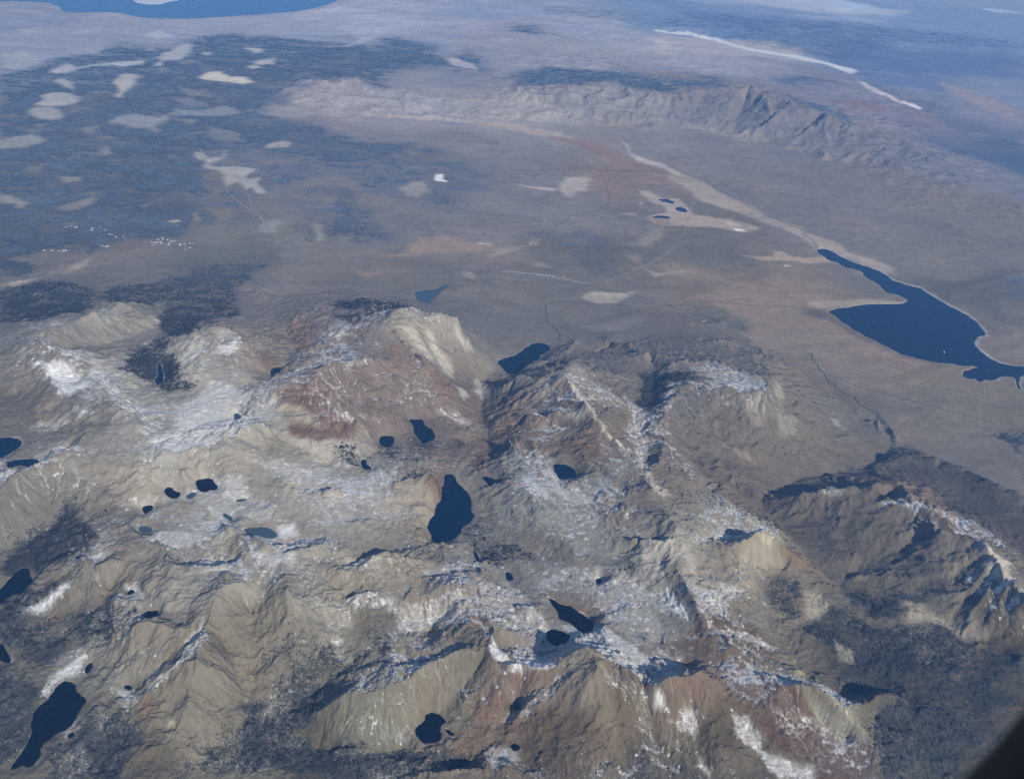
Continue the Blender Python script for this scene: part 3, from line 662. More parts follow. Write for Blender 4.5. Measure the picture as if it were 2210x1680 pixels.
SNOW = '''
d|.8|280,680 330,650 470,670 480,760 420,830 560,810 560,850 430,875 340,860 290,800
d|.75|1350,600 1480,520 1530,560 1450,620 1320,640
d|.4|1290,500 1500,500 1520,540 1350,560
d|.5|1250,800 1500,830 1560,900 1560,1050 1600,1080 1400,1150 1200,1230 1000,1250 900,1150 1050,1100 1100,980 1230,870
d|.3|700,960 780,1030 1000,1100 900,1140 800,1060
d|.35|850,1000 1000,1060 1000,1110 830,1080
d|.6|430,960 520,990 430,1060
d|.4|250,1030 400,1000 380,1080 150,1090
d|.55|-50,1300 60,1290 50,1360 180,1360 80,1450 -50,1500
d|.45|200,1290 330,1210 430,1210 340,1340 270,1350
d|.36|700,1540 1000,1540 1400,1400 1700,1550 1800,1680 1400,1680 1100,1560 800,1600
d|.45|1330,1400 1560,1400 1600,1560 1350,1560
d|.35|1600,1300 2050,1320 2100,1400 1950,1480 1750,1400
d|.3|1900,1550 2200,1480 2200,1600 2100,1640 1950,1630
g|.45|950,150 1300,130 1380,180 1200,240 1000,250 880,180
g|.75|1700,100 1870,90 1880,170 1760,190
g|.5|1560,220 1700,270 1900,260 1850,350 1750,330 1700,420 1600,330
g|.42|1080,310 1300,250 1500,260 1520,340 1400,380 1150,390
g|.7|160,600 300,520 460,420 460,500 330,620 260,650 150,640
g|.5|590,700 700,610 680,680 580,760
g|.55|1150,850 1270,700 1290,840 1220,930 950,1120 850,1190 950,1060 1100,960
g|.7|220,1180 350,1040 420,980 520,920 560,940 470,1060 380,1070 280,1180
g|.5|450,1470 520,1380 560,1500 650,1600 560,1600
g|.65|690,1130 830,1120 870,1160 820,1200 740,1160
g|.6|740,490 850,480 900,560 780,540
g|.4|600,200 700,190 640,350 570,300
g|.3|300,900 500,850 650,700 850,480 950,400 900,600 700,800 500,950 350,1000
g|.3|1980,560 2210,560 2210,760 2050,760
g|.35|350,1500 500,1430 650,1600 400,1650
h|.45|100,540 330,540 450,600 650,540 820,540 850,640 820,700 600,770 430,780 340,650 100,640
h|.7|950,760 1000,780 1100,900 1150,960 1300,940 1400,980 1280,1025 1100,980 980,930
h|.36|880,440 1100,430 1200,500 1300,640 1350,740 1200,790 960,700 900,580
h|.5|1400,690 1520,750 1620,720 1800,800 2000,900 2200,900 2080,950 1980,960 1950,1080 1700,930 1500,830
h|.34|1300,330 1700,350 2200,560 2200,700 2000,640 1700,560
h|.3|1600,360 2000,640 2200,800 1900,860 1600,640
h|.8|1960,1170 2080,1160 2100,1260 1990,1290
h|.4|1140,1200 1300,1130 1400,1000 1500,1000 1350,1200 1150,1330 1040,1330 1100,1240
h|.42|940,1560 1000,1470 1170,1500 1150,1600 1000,1640
h|.35|0,720 60,760 100,900 180,980 0,950
h|.3|0,1300 500,1350 450,1450 0,1420
h|.4|80,280 400,320 200,360 50,360
h|.35|500,330 800,300 900,340 850,420 600,480
h|.3|1640,950 1950,1080 2000,1500 1900,1500 1850,1200 1700,1100
i|.55|60,1250 150,1180 200,1300 120,1430 -20,1330
i|.55|350,1290 500,1300 560,1480 700,1560 900,1620 950,1700 700,1700 560,1560 400,1420
i|.5|150,1480 260,1620 250,1700 180,1600
i|.45|100,400 200,500 400,480 500,550 350,620 220,700 350,720 600,820 720,900 600,880 400,800 250,740 150,600
i|.65|-20,450 120,600 130,690 -20,640
i|.5|560,1020 700,1060 690,1090
i|.4|60,130 250,150 400,110 520,150 380,190 120,170
i|.3|600,1250 900,1280 1200,1380 1250,1500 1000,1450 700,1400
f|.65|1270,1570 1500,1560 1560,1640 1400,1600
f|.34|150,700 400,720 600,800 610,860 450,850 250,830 200,760
f|.5|-50,820 280,830 520,850 250,855 50,840
f|.5|1900,1800 2000,1850 2150,1950 2100,1950 1950,1870
e|.4|1820,880 1950,1000 2080,900 2180,790 2200,830 2060,980 1980,1050 1950,1200 1980,1340 1900,1340 1850,1200 1800,1080
e|.6|-150,950 0,1000 120,1000 280,1020 180,1030 0,1020
d|.65|1940,850 2100,960 2230,1040 2210,1065 2050,960
d|.5|1830,720 2000,690 1980,710 1870,750
e|.6|-100,700 180,670 260,680 200,690 100,712 -100,712
e|.42|0,440 150,460 330,440 200,480 50,510 0,500
e|.5|220,780 400,790 520,790 530,840 440,810 280,800
e|.4|1140,1180 1350,1290 1360,1360 1180,1310
e|.42|1330,1400 1600,1500 1800,1560 1500,1560 1380,1480
e|.3|600,960 800,1000 900,1100 800,1100 640,1000
e|.3|1750,1260 1950,1330 1960,1350 1800,1300
e|.35|400,350 700,400 650,420 380,380
e|.4|0,1320 200,1290 150,1350 0,1350
'''
# patches with a colour of their own: crop | feather | r,g,b | outline
PATCH = '''
a|1|188,180,178|1240,475 1300,450 1370,447 1450,475 1560,480 1600,505 1520,522 1400,505 1260,490
a|1|162,156,166|725,520 750,475 800,465 860,470 878,510 840,555 790,580 780,615 755,600 745,550
a|1|158,158,176|960,360 1050,320 1110,290 1180,270 1200,290 1150,340 1100,370 1020,380 990,415 945,415 1000,380
a|1|158,158,178|310,460 370,420 430,400 470,430 600,410 730,390 900,380 880,405 790,425 700,410 560,425 450,440 400,460
a|1|150,150,165|335,505 390,485 450,510 460,545 430,565 400,545 390,530
a|1|150,148,162|215,650 270,615 250,600 320,578 440,585 510,610 470,640 380,665 280,660
a|1.5|140,138,155|200,690 230,670 330,665 380,690 400,730 340,750 270,745 235,720
a|2|130,130,150|-40,880 50,855 180,850 300,875 250,900 130,920 -40,925
a|2|128,124,140|-40,1200 80,1215 190,1245 140,1285 60,1260 -40,1235
a|2|130,131,158|680,770 740,730 860,710 1020,740 1090,710 1060,760 1020,790 1000,835 960,805 850,795
a|2|120,125,153|1100,690 1240,690 1400,660 1500,710 1350,725 1120,725
a|2|105,113,150|1120,620 1200,612 1280,665 1160,680
a|.7|152,146,158|1190,950 1260,950 1290,985 1380,980 1400,930 1390,985 1300,1030 1340,1050 1480,1045 1600,1055 1530,1110 1560,1130 1620,1120 1600,1160 1660,1210 1600,1215 1560,1180 1530,1195 1480,1140 1420,1165 1385,1120 1375,1070 1290,1060 1270,1000 1230,995 1190,970
a|1|148,142,155|1620,930 1640,905 1780,880 1810,900 1780,925 1680,930
a|1.5|166,166,188|860,225 970,190 1050,215 1100,235 960,245
a|1.5|155,158,182|370,215 480,180 600,165 580,195 420,220
a|1.5|150,152,178|110,200 170,180 250,175 240,210 170,222
a|.6|162,160,175|1520,295 1630,300 1620,325 1580,330 1550,310
a|.6|162,160,175|1590,390 1630,370 1725,362 1700,395 1640,403
a|.6|162,160,175|1560,415 1600,402 1650,420 1600,432
a|.6|155,155,175|1240,335 1290,330 1290,345 1260,348
a|1|150,152,175|0,340 150,320 250,370 300,360 250,400 100,420 0,420
a|1|142,145,170|450,340 500,310 700,300 560,340
a|1|155,160,182|2000,285 2100,290 2210,260 2290,225 2430,205 2390,230 2250,265 2140,290
a|1.5|118,114,135|380,1300 480,1250 600,1225 560,1280 450,1320
a|.6|152,142,146|1030,1375 1130,1365 1120,1385 1060,1386
a|1|128,120,130|1210,1320 1235,1320 1240,1370 1215,1365
a|1.5|125,123,138|1620,1400 1700,1370 1760,1390 1720,1450 1620,1440
a|1|128,125,140|1960,1400 2020,1410 2040,1500 1980,1510
a|.5|95,100,125|620,940 680,925 690,945 630,960
d|1.5|137,131,135|0,215 80,190 200,165 220,180 100,215 20,230
d|1.5|137,131,135|380,120 450,70 540,45 520,90 430,125
b|.4|232,226,216|620,1122 650,1090 690,1088 680,1118 710,1128 685,1134 640,1130
b|1.5|130,130,140|410,1180 440,1155 540,1130 570,1170 590,1190 520,1235 450,1225
b|1|160,160,178|690,370 720,365 830,400 860,440 760,420 700,400
b|1|145,139,148|800,760 900,755 1080,770 1170,775 1200,800 1400,830 1500,870 1350,850 1200,840 1060,800 950,780
b|2|122,109,121|1330,870 1420,850 1530,880 1650,900 1760,950 1850,1000 1950,1040 2050,1080 2200,1130 2200,1200 2060,1150 1930,1150 1850,1200 1720,1240 1690,1260 1640,1180 1540,1130 1560,1070 1700,1030 1750,1010 1600,960 1480,900
b|.8|155,150,160|1780,880 1830,910 1840,960 1900,1010 2050,1050 2200,1110 2200,1090 2050,1020 1920,980 1850,960 1840,905
b|1.2|148,144,150|1390,1170 1440,1120 1540,1100 1560,1120 1550,1190 1510,1195 1460,1240 1420,1200
b|.5|155,150,158|1140,1155 1300,1165 1400,1180 1380,1192 1250,1177
b|1|150,141,145|1880,1180 1960,1190 2050,1240 2150,1240 2200,1290 2230,1410 2100,1405 2050,1360 1950,1360 2040,1320 2030,1290 1950,1260 1900,1210
b|1|140,128,130|1930,1370 1980,1350 2080,1360 2060,1410 2000,1400
b|.6|138,132,140|1760,1340 1850,1332 1900,1350 1860,1358
b|.3|190,185,190|1870,1270 1895,1270 1893,1277 1872,1277
b|2|132,118,122|540,1470 700,1460 850,1510 1000,1540 900,1560 700,1580 540,1600 300,1600 450,1570
b|1|140,130,130|1000,1560 1200,1540 1240,1490 1260,1490 1270,1530 1100,1570 980,1610
b|.7|165,160,165|900,1515 980,1525 975,1532 920,1525
b|1.5|122,120,128|1900,1490 2050,1400 2060,1480 1950,1540 1850,1530
c|1|150,136,138|0,1330 200,1350 450,1380 560,1410 490,1440 420,1445 250,1420 0,1410
c|.4|222,220,212|390,1425 440,1425 470,1438 400,1441
c|.6|165,158,162|330,1390 380,1385 440,1400 380,1410
c|1|141,133,139|0,1070 120,1090 200,1120 330,1200 500,1280 640,1360 750,1400 840,1420 860,1450 980,1490 1060,1530 1150,1590 1300,1640 1390,1680 1390,1720 1300,1690 1200,1655 1100,1600 1020,1560 920,1555 830,1490 700,1420 500,1350 330,1300 200,1250 150,1210 80,1150 0,1110
c|.8|152,136,135|430,1590 640,1600 650,1570 700,1565 760,1600 960,1600 990,1625 850,1635 650,1625 520,1610
c|.3|205,200,198|725,1665 765,1667 750,1672 730,1670
c|1|192,192,204|-80,182 130,198 300,240 500,300 800,345 1000,395 1155,440 1130,462 950,402 750,357 500,318 350,272 100,215 -80,195
c|.6|170,168,184|1150,490 1300,560 1450,630 1570,675 1540,678 1440,640 1250,565
c|.4|215,212,215|1460,630 1520,655 1570,675 1540,677 1500,660
c|2|150,154,174|-80,195 500,315 700,355 450,350 0,290
c|2|192,196,210|950,25 1080,10 1240,38 1080,50 1000,45
c|2|190,196,212|1960,55 2100,65 2180,80 2050,78
b|5|113,121,144|1200,540 1550,530 1900,560 2200,580 2200,760 1900,740 1600,700 1300,640
c|5|101,111,138|0,580 400,540 650,590 950,700 1200,790 1150,1000 900,960 600,850 300,800 0,780
c|5|100,111,140|1150,780 1500,900 2000,1150 1700,1150 1300,1000
c|1.5|118,122,140|430,560 520,560 610,600 600,650 560,620 480,590
c|2|135,138,160|1700,520 1900,580 2210,700 2210,780 2000,700 1800,620
c|2|122,118,142|950,620 1200,620 1400,690 1300,700 1100,660
f|2|128,115,118|100,280 300,230 400,180 560,210 700,180 850,230 1000,290 850,350 820,380 1050,430 1200,520 1400,620 1700,700 1500,730 1350,790 1100,720 850,620 600,610 480,530 500,440 330,350
f|2.5|96,96,110|830,340 1050,390 1300,560 1500,650 1780,700 1700,722 1450,665 1200,545 1000,440 830,385
f|1|145,136,132|850,310 1000,300 1200,290 1400,300 1490,300 1480,325 1300,325 1120,345 950,350 860,345
f|1.5|98,102,113|130,330 260,340 400,400 480,470 420,510 250,440 150,390
f|1|150,140,130|1010,1040 1060,1060 1110,1110 1050,1090
f|1|142,124,112|330,1210 450,1240 530,1300 480,1290
f|1.5|132,122,115|450,920 560,870 600,1000 580,1080 500,1060 450,980
f|1|140,132,122|630,780 690,800 700,870 690,950 640,850
f|1|125,120,115|640,1020 800,1050 780,1150 700,1150
f|1|150,118,100|1490,1520 1560,1570 1720,1670 1640,1680 1540,1620
f|.7|150,142,128|900,1490 1000,1470 1090,1480 1080,1505 950,1500
e|1|170,162,147|370,470 480,450 520,520 600,650 600,685 540,640 500,560 430,500
e|1|170,162,147|540,470 600,500 640,600 720,700 730,780 690,760 640,690 590,600
e|1|165,157,145|710,430 760,450 800,520 860,600 820,590 740,500
e|.7|178,170,152|770,840 800,850 850,900 820,935 790,890
e|1|160,152,140|870,800 910,790 980,840 930,905 880,860
e|1.3|124,92,86|330,480 440,590 560,690 650,760 760,930 700,950 620,800 480,680
e|2|128,100,92|290,600 380,560 500,680 420,760 300,720
e|1|165,150,128|0,540 60,520 80,530 20,570 0,590
d|1.5|115,80,78|1700,880 1900,820 1950,850 2050,950 2210,1060 2210,1140 2000,1130 1980,1060 1850,960 1740,940
d|1|115,84,80|1780,1090 1850,1030 1950,1080 2100,1110 2210,1150 2000,1160 1800,1140
d|1.5|150,138,118|1720,960 1860,960 1980,1060 1850,1070 1780,1050
d|2|125,98,95|1830,430 1950,420 2000,520 1950,610 1850,560
d|2|116,92,90|1600,600 1750,650 1760,720 1650,700
d|1.5|150,146,138|900,420 980,400 1000,460 880,460
d|2|150,146,138|560,660 700,650 830,640 820,720 740,770 600,770
d|2|152,148,140|1060,600 1240,520 1260,700 1230,860 1150,840 1060,720
d|2|130,122,108|1640,1150 1700,1140 2000,1280 1700,1300
e|1|180,172,152|1420,790 1470,810 1560,930 1620,1030 1700,1120 1850,1230 1830,1245 1680,1130 1640,1060 1560,960 1480,870
e|.8|182,167,140|1940,1360 1980,1380 2000,1450 2100,1520 2060,1530 1980,1470
e|1.5|150,145,132|1440,1020 1540,980 1570,1040 1500,1060
e|2|128,104,92|1050,1060 1250,1040 1300,1070 1150,1080 1000,1110
e|2|118,92,84|830,1330 900,1270 980,1320 900,1370
e|1.5|118,90,82|560,1350 700,1300 680,1500 640,1540 580,1430
e|2|108,88,82|1300,1170 1600,1130 1750,1280 1650,1340 1500,1320
e|2|110,116,118|980,1260 1100,1190 1200,1300 1250,1420 1100,1400
h|2|110,114,114|1400,150 1700,60 1800,250 1650,330 1500,260
i|.8|172,162,124|560,180 590,160 650,190 660,260 620,270 590,230
i|2|140,133,116|440,240 600,240 700,300 740,350 600,360 500,300
h|1.2|124,76,58|940,1250 1000,1150 1050,1130 1060,1200 1000,1290 950,1300
h|1.5|122,96,80|1340,540 1500,590 1600,650 1560,680 1450,600
h|2|115,86,76|1080,980 1300,1040 1300,1080 1150,1180 1100,1120
h|1.5|118,88,70|840,680 900,700 950,760 900,800 840,760
h|1.5|108,80,72|1020,1340 1180,1290 1180,1420 1060,1400
i|2|104,74,62|320,960 450,980 700,1090 850,1180 900,1290 830,1330 600,1250 400,1130 320,1040
i|2|120,88,70|0,1070 200,1050 300,1100 200,1180 80,1150
i|2|95,68,56|500,1300 900,1350 1250,1500 1250,1720 950,1720 900,1600 700,1500
i|2|128,124,104|880,1190 1080,1200 1250,1400 1150,1480 950,1350
i|1.5|150,138,118|870,500 960,520 1010,600 930,690 860,700 850,600
i|1.5|150,140,122|1470,580 1620,590 1580,690 1500,680
i|1.5|148,138,120|1600,640 1850,760 1840,820 1700,740 1590,690
i|1|160,152,136|1960,220 2080,300 2120,330 2120,460 2020,400
i|1.5|138,128,108|1000,800 1150,880 1150,950 1040,940
i|1.3|142,126,96|760,900 850,1050 840,1080 770,980
i|2|124,98,76|700,260 800,250 900,370 820,380
g|2|130,98,80|860,1230 920,1140 980,1180 960,1300 880,1310
g|1|185,160,120|1060,1305 1090,1300 1100,1330 1060,1340
g|2|128,94,76|300,650 380,640 370,700 310,710
e|1|150,144,142|1550,290 1560,255 1650,245 1750,260 1850,265 1880,250 1850,285 1750,315 1640,320
e|2|122,118,124|1500,460 1700,430 1900,400 1950,420 1800,470 1600,490
e|1.5|122,116,124|1820,20 1880,10 1940,90 1900,70 1830,45
e|1|142,132,134|1930,100 1990,130 2060,130 2190,110 2080,142 1980,155
e|2|126,112,118|120,110 300,122 330,150 200,162
e|1.5|128,124,132|1210,70 1280,65 1350,95 1260,92
e|1|135,130,130|790,125 850,120 890,150 850,165 800,150
e|2|112,108,114|950,240 1100,260 1300,280 1250,320 1050,300
a|2|118,120,145|520,800 620,780 560,840
a|1.5|125,124,142|620,930 690,920 700,950 640,965
a|2|108,112,140|1300,800 1450,820 1500,880 1350,870
a|2|112,114,140|1150,550 1300,560 1340,600 1200,600
a|1.5|122,124,146|1160,750 1230,750 1210,775
a|2|112,112,132|180,1040 280,1030 220,1075
a|1.5|135,130,145|380,1100 520,1100 500,1130 400,1135
a|2|118,112,126|1330,1300 1450,1290 1480,1340 1380,1370
g|2|135,130,122|1000,480 1250,440 1240,640 1100,690 1000,580
g|2|145,132,108|1480,170 1550,220 1550,310 1490,260
'''
ROADS = '''
runway|15|2165|e|1040,118 1300,144 1560,195
highway|11|0|e|100,35 380,55 700,92 1100,148 1500,200 1800,255 2087,330 2240,390 2440,520 2690,640 2990,725 3290,850 3690,950 4100,1060
road|12|0|f|900,690 1200,760 1500,820 1900,910 2300,990
road|9|0|c|-400,1760 -130,1650 0,1560 100,1440 160,1220 190,1130
road|12|0|a|1040,790 1150,850 1240,910 1260,960 1300,1050 1400,1120 1410,1190 1500,1270 1640,1370 1650,1460
road|9|0|a|1540,1180 1570,1290 1640,1370
river|12|0|c|-1000,1060 -700,1060 -400,1065 -100,1070 100,1115 210,1130 300,1180 400,1240 490,1280 560,1330 640,1362 720,1390 790,1415 830,1445 845,1470 900,1510 905,1540 925,1558
river|9|0|b|820,1600 1000,1570 1120,1550 1230,1530 1260,1480 1300,1440 1440,1380 1460,1350 1580,1330 1640,1310 1700,1280 1715,1250 1700,1190 1690,1140 1740,1100 1850,1060
creek|14|0|f|870,630 930,720 1000,810 1080,870 1150,900 1190,950 1280,1000 1360,1080 1400,1180 1350,1290
road|8|0|e|1940,95 2060,20 2200,-80
road|7|0|c|430,1590 300,1550 100,1500
road|7|0|b|1150,1155 900,1130 700,1180 600,1200 500,1290
road|7|0|e|700,92 860,120 850,60 1040,20 1200,-40
road|7|0|f|250,440 330,530 600,640
creek|10|0|e|1345,590 1400,560 1400,500 1320,430 1310,330 1380,305 1500,315 1800,330
creek|9|0|f|0,340 200,300 500,330 800,345
'''

# ------------------------------------------------------------------ where the measured points fall on the finished relief
def hsample(x, y, A=None):
    A = H if A is None else A
    q = to_ij(np.stack([x, y], 1)); i = np.clip(q[:, 0], 0, NR-1.001); j = np.clip(q[:, 1], 0, NT-1.001)
    a = i.astype(int); b = j.astype(int); u = i-a; v = j-b
    return (A[a, b]*(1-v)+A[a, b+1]*v)*(1-u)+(A[a+1, b]*(1-v)+A[a+1, b+1]*v)*u
ZS = np.linspace(4300, 1800, 260)
def land(p):
    """first meeting of each measured sight line with the ground"""
    d = rays(p); z = np.repeat(ZS[None, :], len(p), 0); t = (z-CAMZ)/d[:, 2][:, None]
    x = d[:, 0][:, None]*t; y = d[:, 1][:, None]*t
    hz = hsample(x.ravel(), y.ravel(), HS).reshape(z.shape)
    k = np.argmax(z <= hz, axis=1); k = np.where((z <= hz).any(1), k, len(ZS)-1)
    r = np.arange(len(p)); k0 = np.maximum(k-1, 0)
    f0 = z[r, k0]-hz[r, k0]; f1 = z[r, k]-hz[r, k]
    w = np.where(f0 != f1, np.clip(f0/(f0-f1+1e-9), 0, 1), 1)
    return np.stack([x[r, k0]+(x[r, k]-x[r, k0])*w, y[r, k0]+(y[r, k]-y[r, k0])*w], 1)
HS = blur(H, 3)

# ragged outlines: the lookup position is bent by noise before testing a patch
JI, JJ = np.meshgrid(np.arange(NR, dtype=np.float32), np.arange(NT, dtype=np.float32), indexing='ij')
n1 = KS*(fbm(JI/26/KS, JJ/26/KS, 5, 101, .6)+.9*fbm(JI/90/KS, JJ/90/KS, 2, 103)); n2 = KS*(fbm(JI/26/KS, JJ/26/KS, 5, 102, .6)+.9*fbm(JI/90/KS, JJ/90/KS, 2, 104))
WI = JI+n1*7; WJ = JJ+n2*7
def paint(target, crop, s, feather, value, warp=1.0, mode='mix', al=1.0):
    v = rd(crop, s, 2); ij = to_ij(land(v)); feather = feather*KS
    w = poly_mask(ij, feather+14*KS*warp+2)
    if w is None: return
    i0, i1, j0, j1 = w
    pi = JI[i0:i1, j0:j1]*(1-warp)+WI[i0:i1, j0:j1]*warp; pj = JJ[i0:i1, j0:j1]*(1-warp)+WJ[i0:i1, j0:j1]*warp
    m = smooth(-feather, feather, sdist(pi, pj, ij))*al
    if mode == 'mix':
        t = target[i0:i1, j0:j1]; m = m[..., None]; t[:] = t*(1-m)+np.array(value, np.float32)*m
    else:
        t = target[i0:i1, j0:j1]; np.maximum(t, m*value, out=t)

# base colour: blend of the nearest readings
bp = np.array([[float(t) for t in q.split(',')] for q in BASE.split()])
bij = to_ij(land(bp[:, :2]))
def base_field(k=4):
    a = np.arange(0, NR+k, k, dtype=np.float32); b = np.arange(0, NT+k, k, dtype=np.float32)
    A, B = np.meshgrid(a, b, indexing='ij')
    A2 = A+fbm(A/70/KS, B/70/KS, 3, 201)*60*KS; B2 = B+fbm(A/70/KS, B/70/KS, 3, 202)*60*KS
    num = np.zeros(A.shape+(3,), np.float32); den = np.zeros(A.shape, np.float32)
    for (i, j), c in zip(bij, bp[:, 2:5]):
        w = 1.0/(((A2-i)**2+(B2-j)**2)/100/KS**2+.8)**2.0
        num += w[..., None]*c.astype(np.float32); den += w
    f = num/den[..., None]
    i = JI/k; j = JJ/k; ia = i.astype(int); ja = j.astype(int); u = (i-ia)[..., None]; v = (j-ja)[..., None]
    return (f[ia, ja]*(1-v)+f[ia, ja+1]*v)*(1-u)+(f[ia+1, ja]*(1-v)+f[ia+1, ja+1]*v)*u
RGB = base_field()
for line in PATCH.strip().splitlines():
    c, fe, col, s = line.split('|')
    cc_ = [float(t) for t in col.split(',')]
    if c == 'a': cc_ = [cc_[0]-7, cc_[1]+1, cc_[2]-1]
    paint(RGB, c, s, float(fe)+1.3, cc_, .7)
# readings of the plain were low, those of the near rock too warm: corrected against the photograph
fr_ = smooth(15500, 21500, np.hypot(GX, GY))[..., None]; lm = RGB.mean(-1, keepdims=True)
fr2 = smooth(32000, 50000, np.hypot(GX, GY))[..., None]
RGB = (lm+(RGB-lm)*(.49+.21*fr_+.22*fr2))*(1+fr_*.09-fr2*.06)+fr_*2-(1-fr_)*np.array([-10, -9, -8], np.float32)+fr_*(1-fr2)*np.array([1, 2, 1], np.float32)
SNOWM = np.zeros((NR, NT), np.float32); FORM = np.zeros((NR, NT), np.float32)
for line in SNOW.strip().splitlines():
    c, de, s = line.split('|'); paint(SNOWM, c, s, 5, float(de), 1.3, 'max')
for line in FOREST.strip().splitlines():
    c, de, s = line.split('|'); paint(FORM, c, s, 13 if c in 'abc' else 6, float(de), 1.8, 'max')
# the bare clearings stay clear of trees
CLEAR = np.zeros((NR, NT), np.float32)
for line in PATCH.strip().splitlines():
    c, fe, col, s = line.split('|')
    if c in 'abc' or (c == 'd' and col == '137,131,135') or c == 'i': paint(CLEAR, c, s, float(fe)+1.3, .97, .7, 'max')
FORM *= 1-blur(CLEAR, 2)
FORM *= 1-.75*smooth(.30, .52, fbm(GX/1000, GY/520, 4, 411, .6))*smooth(19000, 24000, np.hypot(GX, GY))
print('paint', round(time.time()-T0, 1))
SNOWM = np.maximum(SNOWM, (smooth(-4*KS, -1*KS, SHORE)*(LAKEID > 12)*(LAKEID < 46)*(H > 2900)*np.clip(.12+fbm(GX/260, GY/260, 2, 433)*.6, 0, .5)).astype(np.float32))
# windblown snow lies thinner on the steepest faces, and snow holds in the high hollows
cur = blur(H, 4)-H
high = smooth(3000, 3300, H)
near_ = 1-smooth(15000, 21000, np.hypot(GX, GY))
west = smooth(.15, -.05, TT-YAW)[None, :]
streak = np.clip(FALL, -2.5, 2.5)
pat = smooth(-.25, .35, fbm(GX/1300, GY/1300, 3, 401))
gi_, gj_ = np.gradient(blur(H, 3)); cth = np.cos(TT)[None, :]; sth = np.sin(TT)[None, :]
north = smooth(-.12, .22, -(gi_*cth-gj_*sth)/CELL)           # 1 on slopes that fall away from the sun
del gi_, gj_
SNOWM *= .85+.25*north
SNOWM = np.maximum(SNOWM, high*(.13+.46*pat*near_)*(.30+.70*north)*(H < 3950))
SNOWM = np.maximum(SNOWM, FORM*near_*(.20+.25*pat)*smooth(2750, 2900, H)*(.35+.65*west))
SNOWM = np.where(SNOWM > .05, SNOWM+streak*.05*smooth(.12, .4, SL), 0)
SNOWM = np.where(SNOWM > .02, SNOWM+np.clip(cur/60, -.10, .14)-smooth(.7, 1.1, SL)*.12, 0)
# streaks along the fall line and fine texture
BAND = fbm(GX/420, GY/420, 4, 301, .6); FINE = fbm(GX/70, GY/70, 3, 311, .6); FIN2 = fbm(GX/70, GY/70, 3, 321, .65)
GRAIN = fbm(JI/3.0, JJ/3.0, 3, 331, .7)

# ------------------------------------------------------------------ true surface colour: take the air and the light off the reading
DIST = np.sqrt(GX**2+GY**2+(CAMZ-H)**2)
def lin(c): c = c/255.0; return np.where(c <= .04045, c/12.92, ((c+.055)/1.055)**2.4)
AIR = np.array(AIR_COL, np.float32); LIT = np.array(AIR_LIT, np.float32)
TR = np.exp(-DIST*AIR_SIG)[..., None]; TL = np.exp(-DIST*LIT_SIG)[..., None]
ALB = (lin(RGB)-AIR*(1-TR)*(.55+.45*fr_))/(LIT*TL)/(1.05-.05*fr_)
lum = ALB.mean(-1, keepdims=True); ALB = np.clip(np.maximum(lum+(ALB-lum)*SATU, .6*lum), .03, .85).astype(np.float32)
ALB[..., 1] = np.maximum(ALB[..., 1], ALB[..., 0]*.62); ALB[..., 2] = np.where(ALB[..., 0] > ALB[..., 1]*1.1, np.minimum(ALB[..., 2], ALB[..., 1]*1.0), ALB[..., 2])
del TR, TL
gi_, gj_ = np.gradient(blur(SHORE, 2)); side = smooth(-.1, .7, -(gi_*.7+gj_*.7)/(np.hypot(gi_, gj_)+1e-6))
ring = (smooth(-(2.6+BAND*3)*KS, -1.0*KS, SHORE)*(LAKEID == 1)*(.25+.75*side))[..., None]
ALB = ALB*(1-ring*.75)+ring*.75*np.array([.40, .38, .35], np.float32)
BIG_ = fbm(GX/2600, GY/1500, 3, 352, .6)
# colour varies with the rock: bands, talus fans, crests
wash = smooth(.15, 1.6, blur(np.log1p(FLUX), 1)-blur(np.log1p(FLUX), 12))
flatness = 1-smooth(.08, .25, blur(SL, 4))
BIG = fbm(GX/2600+BAND*.4, GY/1500, 4, 351, .6)
MIDV = fbm(GX/260+BAND, GY/190, 4, 365, .65)
STR = fbm((GX+GY*.35)/1700, (GY-GX*.3)/260, 4, 361, .6)
farr = smooth(19000, 26000, np.hypot(GX, GY)); MID = fbm(GX/1500, GY/900, 4, 371, .6)
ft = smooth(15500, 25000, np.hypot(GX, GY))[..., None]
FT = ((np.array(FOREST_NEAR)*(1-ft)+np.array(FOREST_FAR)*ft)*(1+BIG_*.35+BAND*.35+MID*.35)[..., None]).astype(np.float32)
soft = smooth(.15, .9, blur(FORM, 3)+MID*.6*farr+BAND*.35+FINE*.15)*(FORM > .02)
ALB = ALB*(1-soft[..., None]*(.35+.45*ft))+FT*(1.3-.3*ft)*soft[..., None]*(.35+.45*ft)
v = 1+BAND*.20+streak*.05*smooth(.12, .4, SL)+FINE*.13+GRAIN*.05+wash*flatness*.10+flatness*(BIG*.28+STR*.16+MIDV*.20)
hue = fbm(GX/1500, GY/1500, 3, 341)
ALB *= v[..., None]; ALB *= np.stack([1+hue*.05, 1+hue*0, 1-hue*.05], -1)
ALB = np.clip(ALB, .02, .8)
print('albedo', round(time.time()-T0, 1), ALB.reshape(-1, 3)[::997].mean(0))

